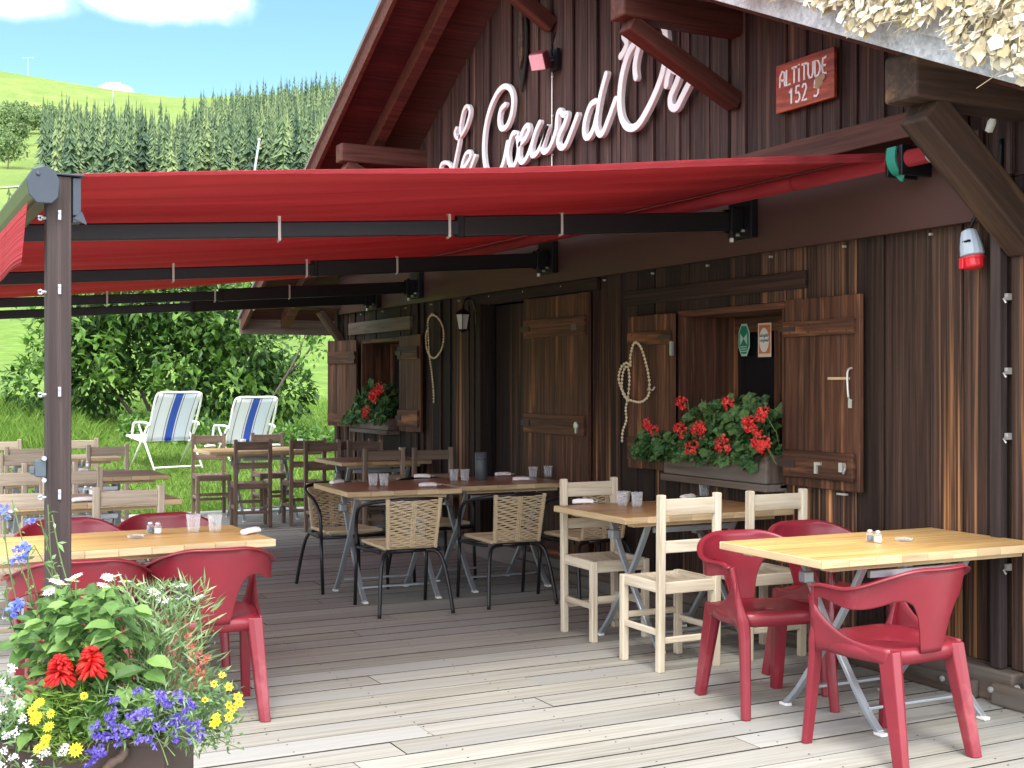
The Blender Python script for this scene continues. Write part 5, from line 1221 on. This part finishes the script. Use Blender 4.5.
for k_ in range(6): a = 1.047*k_; mb.bar((-.13+.045*math.cos(a), .045*math.sin(a), -.066), (-.13+.068*math.cos(a), .068*math.sin(a), .064), .007, .007)
mb.build('cage', M['blackm'], lt)
mb = MB(); mb.lathe([(.041,-.064),(.064,.062)], 6, (-.13,0,0)); mb.build('glass', plain('frosted_glass', (.50,.50,.46), .3, noise=.05), lt)
# spotlight and hanging wooden thing on the gable
sy, sz = on(548, 60, WX-.10); sp_ = thing('floodlight', (WX-.06, sy, sz), 'small floodlight with pinkish face under the middle roof brace', 'floodlight')
mb = MB(); Mx = Matrix.Rotation(R(35), 3, 'Z') @ Matrix.Rotation(R(-28), 3, 'Y'); mb.box((-.09,.03,0), (.12,.13,.13), rot=Mx, taper=.9); mb.build('housing', plain('dark_red_housing', (.20,.04,.06), .5), sp_, bevel=.008)
mb = MB(); c_ = Vector((-.09,.03,0)) + Mx @ Vector((-.063,0,0)); mb.box(c_, (.006,.115,.115), rot=Mx); mb.build('lens', plain('pink_lens', (.75,.42,.48), .3), sp_)
mb = MB(); mb.box((.01,-.02,0),(.03,.12,.16)); mb.tube(sm([(-.04,-.06,.02),(-.06,-.09,.08),(-.02,-.06,.16),(.0,-.04,.2)], 4), .008, 6); mb.tube([(-.03,-.01,.0),(.0,-.03,.0)], .02, 8); mb.build('bracket', M['blackm'], sp_)
sy, sz = on(523, 45, WX-.05); hp = thing('wooden_shield', (WX-.04, sy, sz), 'dark pointed oval wooden ornament hanging left of the floodlight', 'ornament')
mb = MB(); mb.prism([(-.085,.30),(-.02,.34),(.04,.30),(.075,.12),(.075,-.08),(.03,-.25),(-.01,-.38),(-.055,-.22),(-.09,-.05),(-.095,.15)], -.02, .0, lambda u, v, w_: (w_, -u, v)); mb.build('board', M['dark'], hp, bevel=.006)
mb = MB(); mb.prism([(-.01,.27),(.035,.26),(.045,.05),(.04,-.12),(.0,-.20),(-.02,-.05)], -.045, -.021, lambda u, v, w_: (w_, -u, v)); mb.build('handle', M['beam'], hp, bevel=.006)
# thin white cable running down the gable
ya, za = on(553, 66, WX-.02); yb_, zb_ = on(552, 168, WX-.02); cb = thing('wall_cable', (WX-.028, ya, zb_-.4), 'thin white cable running down the gable below the floodlight', 'cable')
mb = MB(); mb.tube([(0,0,0),(0,.004,.6),(0,0,za-zb_+.45)], .006, 6); mb.build('cable_run', M['white'], cb); mb = MB(); 
for z in (.5,.8,1.1): mb.box((.002,.002,z),(.012,.02,.01))
mb.build('cable_clip', M['white'], cb)
# industrial plug hanging beside the corner batten
py, pz = on(972, 254, WX-.10); pl = thing('power_plug', (WX-.10, py, pz+.01), 'grey industrial plug with a red cap hanging near the wall corner', 'plug')
Mr = Matrix.Rotation(R(-10), 3, 'X')
mb = MB(); mb.lathe([(.030,-.018),(.043,-.012),(.040,.02),(.033,.060),(.028,.078),(.015,.084),(0,.086)], 14, M=Mr); mb.build('body', M['pluggrey'], pl, smooth=False, bevel=.003)
mb = MB(); mb.lathe([(0,-.062),(.028,-.062),(.036,-.055),(.038,-.03),(.042,-.026),(.042,-.019)], 14, M=Mr); mb.box(Mr@Vector((-.03,.018,-.04)),(.03,.02,.04)); mb.build('cap', M['plugred'], pl, bevel=.003)
mb = MB(); mb.tube(sm([Mr@Vector((0,0,.08)),(0,-.02,.13),(.04,-.05,.17),(.05,-.075,.22),(.06,-.08,.40)], 5), .007, 6); mb.build('cord', M['blackm'], pl, smooth=True)
pl.scale = (1.3,1.3,1.3)
mb = MB(); mb.box((-.022,-.004,.035),(.03,.03,.008), rot=Mr); mb.build('clip', M['blackm'], pl)
# white insulator under the right roof beam
iy, iz = on(992, 122, WX-.1); io = thing('wall_insulator', (WX-.1, iy, iz), 'small white plastic fitting under the right roof beam', 'fitting')
mb = MB(); mb.lathe([(0,-.05),(.018,-.045),(.02,0),(.012,.02),(.02,.04),(0,.055)], 10, M=Matrix.Rotation(R(25),3,'X')); mb.build('body', M['white'], io, smooth=True); mb = MB(); mb.tube([(0,0,.05),(.05,.0,.09)], .006, 6); mb.build('hook', M['zinc'], io)

# ---------------------------------------------------------------- geranium boxes
def ger_box(y0, y1, z0, z1, xf, label, blooms, nleaf, sag=.0, hgt=.22):
    yc = (y0+y1)/2; t_ = thing('window_box', (xf+.1, yc, z0), label, 'window box')
    mb = MB(); hw = (y1-y0)/2
    mb.lo_hi((-.10,-hw,0),(-.075,hw,z1-z0)); mb.lo_hi((.085,-hw,0),(.11,hw,z1-z0)); mb.lo_hi((-.0745,-hw,0),(.0845,-hw+.025,z1-z0)); mb.lo_hi((-.0745,hw-.025,0),(.0845,hw,z1-z0)); mb.lo_hi((-.0745,-hw+.026,0),(.0845,hw-.026,.02))
    mb.lo_hi((-.115,-hw-.02,-.045),(.12,hw+.02,-.003)); mb.build('box', M['greybeam'], t_, bevel=.006)
    mb = MB(); mb.lo_hi((-.07,-hw+.03,z1-z0-.04),(.08,hw-.03,z1-z0-.02)); mb.build('soil', M['soil'], t_)
    g_ = thing('geranium', (xf+.1, yc, z1-.02), label.replace('weathered wooden flower box','red geraniums spilling over the flower box').replace('weathered grey box','red geraniums in the box'), 'geranium')
    mb = MB()
    for i in range(nleaf):
        u = random.uniform(-1.12, 1.0); env = hgt*(1-.5*abs(u-.45)**1.6); v = random.random()
        p = Vector((random.uniform(-.16,.05), -u*hw, random.uniform(-.03, max(.06, env))))
        if p.z < .0 and p.x > -.10: p.x = random.uniform(-.2,-.115); p.z = random.uniform(-.05,.02) if random.random() < .7 else p.z
        if sag and random.random() < .22: p = Vector((random.uniform(-.14,-.02), hw + random.uniform(0,.30), random.uniform(-.06,.10)))
        n_ = Vector((-.8, random.gauss(0,.5), .6+random.gauss(0,.4))).normalized(); rad = random.uniform(.022,.042); a_ = n_.cross(Vector((0,0,1))).normalized(); b_ = n_.cross(a_)
        V = [p + n_*-.006]; K = 10
        for k_ in range(K): an = 6.283*k_/K; rr_ = rad*(1+.13*math.cos(an*5)) ; V.append(p + a_*(rr_*math.cos(an)) + b_*(rr_*math.sin(an)) + n_*(.010 if k_%2 else .002))
        mb.add(V, [(0,1+k_,1+(k_+1)%K) for k_ in range(K)], [(0,0,0)]*(K+1))
    mb.build('leaves', M['leaf_ger'], g_)
    mb = MB()
    for i in range(40): u = random.uniform(-.95,.95); p = Vector((random.uniform(-.03,.05), -u*hw, -.02)); mb.tube([p, p+Vector((random.uniform(-.1,0), random.gauss(0,.05), random.uniform(.08,hgt)))], .003, 5)
    mb.build('stems', M['stem'], g_)
    for px_, py_, s_ in blooms:
        X = xf-random.uniform(.04,.09); y_, z_ = on(px_, py_, X); c_ = Vector((X-(xf+.1), y_-yc, z_-(z1-.02))); mb = MB()
        for i in range(34):
            v = rdir(); v.x = -abs(v.x)*1.0; q = c_+Vector((v.x*s_*.8, v.y*s_*1.1, v.z*s_*.9))*random.uniform(.8,1.15)
            for k_ in range(3): leaf(mb, q, v*.4+rdir(), v+rdir()*.4, s_*.45, s_*.32, seg=1)
        mb.build('flower_head', M['f_ger'], g_)
        mb = MB(); mb.tube([c_+Vector((.01,0,0)), c_+Vector((.08,0,-.10))], .003, 5); mb.build('flower_stalk', M['stem'], g_)
ger_box(5.76, 6.80, .885, 1.05, WX-.14, 'weathered wooden flower box on the sill of the near window', [(683,402,.038),(682,430,.045),(700,430,.05),(703,429,.04),(725,445,.052),(752,424,.05),(763,441,.055),(764,414,.042),(729,403,.036),(693,449,.046),(648,424,.036),(655,430,.034),(748,422,.03),(765,447,.04)], 900, sag=1, hgt=.36)
ger_box(11.66, 12.70, 1.0, 1.12, WX-.14, 'weathered grey box on the sill of the far window', [(381,389,.06),(375,396,.06),(368,412,.06),(377,392,.05)], 620, hgt=.38)

# ---------------------------------------------------------------- planter with summer flowers
PC = far(88, 3.42, 0); ROT = -YAW+R(4)
pt = thing('planter', (PC[0], PC[1], 0), 'rust-brown metal planter box with a rope-like handle in the left foreground', 'planter', ROT)
HW, HD, PZ_ = .245, .21, .55
mb = MB()
for a, b, c_, d_ in ((-HW,-HD,HW,-HD+.012),(-HW,HD-.012,HW,HD),(-HW,-HD+.0125,-HW+.012,HD-.0125),(HW-.012,-HD+.0125,HW,HD-.0125)): mb.lo_hi((a,b,0),(c_,d_,PZ_))
mb.build('box', M['rust'], pt, bevel=.003)
mb = MB(); mb.lo_hi((-HW-.006,-HD-.006,PZ_-.018),(HW+.006,-HD+.0,PZ_+.002)); mb.lo_hi((HW+.0005,-HD+.001,PZ_-.018),(HW+.008,HD,PZ_+.002)); mb.build('rim', M['rust'], pt, bevel=.002)
mb = MB(); mb.lo_hi((-HW+.013,-HD+.013,.05),(HW-.013,HD-.013,PZ_-.04)); mb.build('soil', M['soil'], pt)
mb = MB(); pts = sm([(.085,-HD-.004,.44),(.10,-HD-.03,.47),(.12,-HD-.036,.50),(.145,-HD-.03,.515),(.15,-HD-.012,.53)], 5); mb.tube(pts, .011, 9, ks=[1+.12*math.sin(i*1.9) for i in range(len(pts))]); mb.tube(sm([(.0,-HD-.02,.40),(.06,-HD-.034,.435),(.12,-HD-.036,.50)], 5), .010, 9); mb.build('handle', plain('twisted_rope_iron', (.10,.065,.05), .7), pt, smooth=True)
for i in range(len(pts)): pass
def plant(name, px0, py0, dist, label):
    x, y, z = fz(px0, py0, dist); return thing(name, (x, y, .50), label, 'flowering plant')
def rel(t_, px_, py_, d_): return Vector(fz(px_, py_, d_)) - Vector(t_.location)
def stemline(mb, a, b, r=.0022, bend=.02):
    a, b = Vector(a), Vector(b); mb.tube(sm([a, a.lerp(b,.5)+rdir()*bend, b], 3), r, 5)
UPV = Vector((0,0,1)); FV = -fv
# broad-leaved salvia with two red spikes
sv = plant('red_salvia', 92, 740, 3.40, 'broad-leaved plant with two shaggy scarlet flower heads in the planter')
mb = MB(); ms = MB()
for i in range(760):
    px_ = random.gauss(82, 34); py_ = random.uniform(590, 735)
    if px_ < 18 or px_ > 152: continue
    if abs(px_-85) > 20+ (py_-575)*.75: continue
    e = rel(sv, px_, py_, 3.42+random.uniform(-.16,.14)-.0006*(py_-590)); out = Vector((random.gauss(0,1), random.gauss(0,1), 0)) + rv*((px_-85)/60) - fv*.7
    leaf(mb, e, out.normalized()+UPV*random.uniform(-.45,.35), UPV*.9-fv*.5+rdir()*.35, random.uniform(.035,.078), random.uniform(.022,.042), curl=.35)
for i in range(30): stemline(ms, (random.uniform(-.08,.08), random.uniform(-.08,.08), 0), rel(sv, random.uniform(45,125), random.uniform(600,700), 3.45))
for px_, py_, L_, W_ in ((118,632,.085,.045),(60,660,.07,.04),(148,668,.085,.045),(150,700,.07,.042),(128,690,.075,.045),(92,712,.075,.045),(108,658,.07,.035),(40,690,.07,.035),(78,620,.06,.035),(136,610,.06,.03)):
    for k_ in range(3): leaf(mb, rel(sv, px_+random.uniform(-8,8), py_+random.uniform(-8,8), 3.22), rv*random.uniform(-1,1)+UPV*random.uniform(-.5,.2)-fv*.5, UPV-fv*.6, L_, W_, curl=.3)
mb.build('leaves', M['leaf_broad'], sv); ms.build('stems', M['stem'], sv)
for cx_, cy_ in ((60,671),(91,663)):
    c_ = rel(sv, cx_, cy_, 3.16); mb = MB()
    for i in range(95):
        a = random.random()*6.283; u = random.random(); q = c_ + UPV*(.034-.05*u) ; dr = Vector((math.cos(a), math.sin(a), .75-1.15*u)).normalized(); L_ = (.016+.026*u**.7)
        mb.tube([q, q+dr*L_*.6, q+dr*L_+UPV*-.006], .0042, 5, ks=[.7,1.1,.6])
    mb.build('flower_head', M['f_red'], sv, smooth=True)
    mb = MB(); stemline(mb, c_-UPV*.02, c_-UPV*.15+fv*.06); mb.build('flower_stalk', M['stem'], sv)
# white daisies
dz_ = plant('white_daisy', 140, 740, 3.46, 'feathery-leaved plant with white daisies along the top of the planter')
mb = MB(); ms = MB()
for i in range(1500):
    px_ = random.gauss(160, 30); py_ = random.uniform(588, 735)
    if px_ < 108 or px_ > 216-max(0, 600-py_)*.5: continue
    e = rel(dz_, px_, py_, 3.42+random.uniform(-.14,.14)); out = Vector((random.gauss(0,1), random.gauss(0,1), .9)) + rv*((px_-150)/60)
    leaf(mb, e, out, rdir(), random.uniform(.03,.065), random.uniform(.004,.008), seg=1)
for i in range(50): stemline(ms, (random.uniform(-.05,.1), random.uniform(-.08,.08), 0), rel(dz_, random.uniform(115,205), random.uniform(600,700), 3.45))
DS = [(108,578),(114,577),(139,585),(126,582),(155,592),(180,586),(198,598),(72,581),(56,582),(50,592),(76,577),(163,600),(173,600),(104,586),(63,585),(192,566),(178,563),(81,580),(150,560)]
mb.build('leaves', M['leaf_fine'], dz_)
for px_, py_ in DS[:15]:
    c_ = rel(dz_, px_, py_, 3.42); mb = MB(); up = (UPV+rdir()*.35-fv*.25).normalized(); a_ = up.cross(rdir()).normalized(); b_ = up.cross(a_)
    for k_ in range(15): an = 6.283*k_/15; dr = a_*math.cos(an)+b_*math.sin(an); leaf(mb, c_+dr*.003, dr+up*.15, up, random.uniform(.017,.022), .007, curl=.2, seg=1)
    fh = mb.build('flower_head', M['f_white'], dz_)
    mb = MB(); mb.lathe([(.0045,0),(.004,.003),(0,.004)], 8, c_+up*.001); mb.build('eye', M['f_yellow'], fh)
    stemline(ms, c_, c_-UPV*.14+rdir()*.03)
ms.build('stems', M['stem'], dz_)
# tall loose blue sage rising at the left
bs = plant('blue_sage', 30, 740, 3.45, 'loose spindly plant with sparse blue flowers rising at the left of the planter')
ms = MB(); mb = MB(); mf = MB()
for (ax_, ay_), (bx_, by_) in (((50,640),(12,500)),((62,640),(48,505)),((95,640),(52,515)),((30,650),(2,505)),((45,640),(28,548)),((36,640),(20,565)),((70,630),(40,520)),((20,640),(6,585)),((60,625),(34,545))):
    a = rel(bs, ax_, ay_, 3.5); b = rel(bs, bx_, by_, 3.40); P_ = sm([a, a.lerp(b,.5)+rdir()*.02, b], 6); ms.tube(P_, .0018, 5)
    for p in P_[3::2]:
        for k_ in range(2): leaf(mb, p, rdir(.1), rdir(1), random.uniform(.018,.035), random.uniform(.006,.011), seg=1)
for px_, py_, n_, s_ in ((4,513,9,.012),(20,552,10,.014),(24,549,8,.014),(17,562,6,.012),(15,606,12,.014),(16,612,9,.012),(27,627,12,.012),(22,634,10,.012),(30,520,5,.010)):
    c_ = rel(bs, px_, py_, 3.40)
    mf = MB()
    for i in range(n_*2): leaf(mf, c_+rdir()*s_*1.1, rdir(), rdir(), s_*1.3, s_, seg=1)
    mf.build('flower', M['f_sky'], bs)
ms.build('stems', M['stem'], bs); mb.build('leaves', M['leaf_fine'], bs)
# white alyssum bottom left
al = plant('white_alyssum', 10, 760, 3.30, 'low mound of tiny white flowers at the lower left of the planter')
mb = MB(); mf = MB()
for i in range(1100):
    px_ = random.uniform(-25, 62); py_ = random.uniform(672, 775)
    if py_ < 672+max(0, px_-5)*1.0: continue
    e = rel(al, px_, py_, 3.26+random.uniform(-.10,.12)); leaf(mb, e, rdir(.3)+rv*-.3, rdir(.6), random.uniform(.02,.045), random.uniform(.006,.010), seg=1)
for px_, py_ in ((2,683),(8,690),(19,703),(3,708),(22,719),(17,733),(8,735),(4,750),(2,765),(42,754),(46,752),(62,752),(65,748),(15,757),(-6,700),(-4,725),(12,668),(28,764)):
    c_ = rel(al, px_, py_, 3.14)
    mf = MB()
    for i in range(34): leaf(mf, c_+rdir()*random.uniform(.004,.014), rdir()-fv*.3, -fv+rdir()*.6, .0055, .0055, seg=1)
    mf.build('flower_cluster', M['f_white'], al)
mb.build('leaves', M['leaf_fine'], al)
# yellow daisies with fine lime foliage
yd = plant('yellow_marigold', 60, 745, 3.28, 'lime green feathery tuft with small yellow flowers below the scarlet heads')
mb = MB()
for i in range(900):
    px_ = random.gauss(68, 17); py_ = random.uniform(692, 762)
    if px_ < 32 or px_ > 98: continue
    e = rel(yd, px_, py_, 3.22+random.uniform(-.06,.06)); leaf(mb, e, Vector((random.gauss(0,1), random.gauss(0,1), 0))+UPV*random.uniform(-.2,.9)-fv*.3, rdir(), random.uniform(.03,.06), random.uniform(.003,.006), seg=1)
mb.build('leaves', M['leaf_lime'], yd)
for px_, py_, s_ in ((38,704,.013),(33,711,.014),(35,720,.014),(38,716,.011),(49,727,.015),(46,739,.013),(44,745,.013),(38,749,.012),(51,714,.011),(76,750,.018),(84,696,.009),(41,702,.010)):
    c_ = rel(yd, px_, py_, 3.10); mb = MB(); up = (-fv*1.0+UPV*.7+rdir()*.4).normalized(); a_ = up.cross(rdir()).normalized(); b_ = up.cross(a_)
    for k_ in range(12): an = 6.283*k_/12; dr = a_*math.cos(an)+b_*math.sin(an); leaf(mb, c_+dr*.002, dr+up*.2, up, s_, s_*.5, curl=.2, seg=1)
    mb.build('flower_head', M['f_yellow'], yd)
# blue lobelia trailing over the rim
lo = plant('blue_lobelia', 130, 745, 3.28, 'violet-blue trailing flowers spilling over the planter rim')
mb = MB(); mf = MB()
for i in range(700):
    px_ = random.uniform(84, 196); py_ = random.uniform(690, 742)
    e = rel(lo, px_, py_, 3.20+random.uniform(-.05,.08)); leaf(mb, e, rdir(-.1)-fv*.3, rdir(.5), random.uniform(.015,.04), random.uniform(.003,.007), seg=1)
LB = [(136,692),(115,703),(113,712),(112,720),(147,712),(143,713),(131,716),(95,728),(100,738),(104,737),(118,734),(120,739),(126,731),(160,700),(165,697),(178,695),(182,700),(186,706),(171,706),(190,703),(187,712),(172,722),(180,727),(190,728),(196,727),(176,738),(94,757),(90,764),(101,751),(151,743),(160,729),(200,733),(110,728),(123,728),(140,738),(196,742),(160,692),(178,716),(185,720),(92,750)]
for px_, py_ in LB:
    mf = MB()
    for j in range(3):
        c_ = rel(lo, px_+random.uniform(-4,4), py_+random.uniform(-4,4), 3.13 if px_ < 170 else 3.18)
        for i in range(9): leaf(mf, c_+rdir()*.006, rdir(), -fv+rdir()*.7, .010, .0075, seg=1)
    mf.build('flower_cluster', M['f_blue'], lo)
ms = MB()
for (a0, b0), (a1, b1) in (((150,725),(168,765)),((140,730),(120,742)),((175,725),(205,752)),((165,735),(196,745)),((190,722),(212,745)),((150,735),(175,756))): stemline(ms, rel(lo, a0, b0, 3.19), rel(lo, a1, b1, 3.15), .0013, .01)
mb.build('leaves', M['leaf_fine'], lo); ms.build('stems', M['stem'], lo)
# yellow bidens hanging over the right corner
bd = plant('yellow_bidens', 205, 735, 3.34, 'trailing plant with small yellow flowers over the right corner of the planter')
mb = MB(); ms = MB()
for i in range(820):
    px_ = random.gauss(207, 17); py_ = random.gauss(712, 22)
    if px_ < 172 or px_ > 242 or py_ < 668 or py_ > 752: continue
    e = rel(bd, px_, py_, 3.30+random.uniform(-.07,.07)); leaf(mb, e, rdir(), rdir(.4), random.uniform(.012,.028), random.uniform(.006,.011), r=random.uniform(0,.6), seg=1)
for k_ in range(14): stemline(ms, rel(bd, random.uniform(185,200), random.uniform(700,725), 3.34), rel(bd, random.uniform(196,242), random.uniform(690,756), 3.28), .0013, .02)
mb.build('leaves', M['leaf_fine'], bd); ms.build('stems', M['stem'], bd)
for px_, py_, s_ in ((229,687,.011),(238,697,.012),(239,703,.013),(229,705,.010),(233,709,.010),(216,717,.012),(217,722,.012),(214,724,.013),(229,717,.012),(205,700,.008),(214,684,.009),(222,675,.008)):
    c_ = rel(bd, px_, py_, 3.22); mb = MB(); up = (-fv+UPV*.6+rdir()*.5).normalized(); a_ = up.cross(rdir()).normalized(); b_ = up.cross(a_)
    for k_ in range(6): an = 6.283*k_/6; dr = a_*math.cos(an)+b_*math.sin(an); leaf(mb, c_+dr*.002, dr+up*.15, up, s_, s_*.75, curl=.2, seg=1)
    mb.build('flower_head', M['f_yellow'], bd)
# faded salmon spikes
fs_ = plant('salmon_flower', 196, 735, 3.40, 'faded salmon-pink flower spikes at the right side of the planter')
mf = MB(); ms = MB()
for px_, py_ in ((195,665),(199,680),(192,688),(201,674),(197,694),(193,652),(190,640),(54,690),(59,694),(95,718),(205,660),(188,706)):
    c_ = rel(fs_, px_, py_, 3.34)
    mf = MB()
    for i in range(22): leaf(mf, c_+Vector((random.gauss(0,.007),random.gauss(0,.007),random.gauss(0,.012))), rdir(), -fv+rdir()*.6, .012, .008, seg=1)
    mf.build('flower_spike', M['f_salmon'], fs_)
    if px_ > 150: stemline(ms, c_, c_-UPV*.10, .0015, .01)
ms.build('stems', M['stem'], fs_)
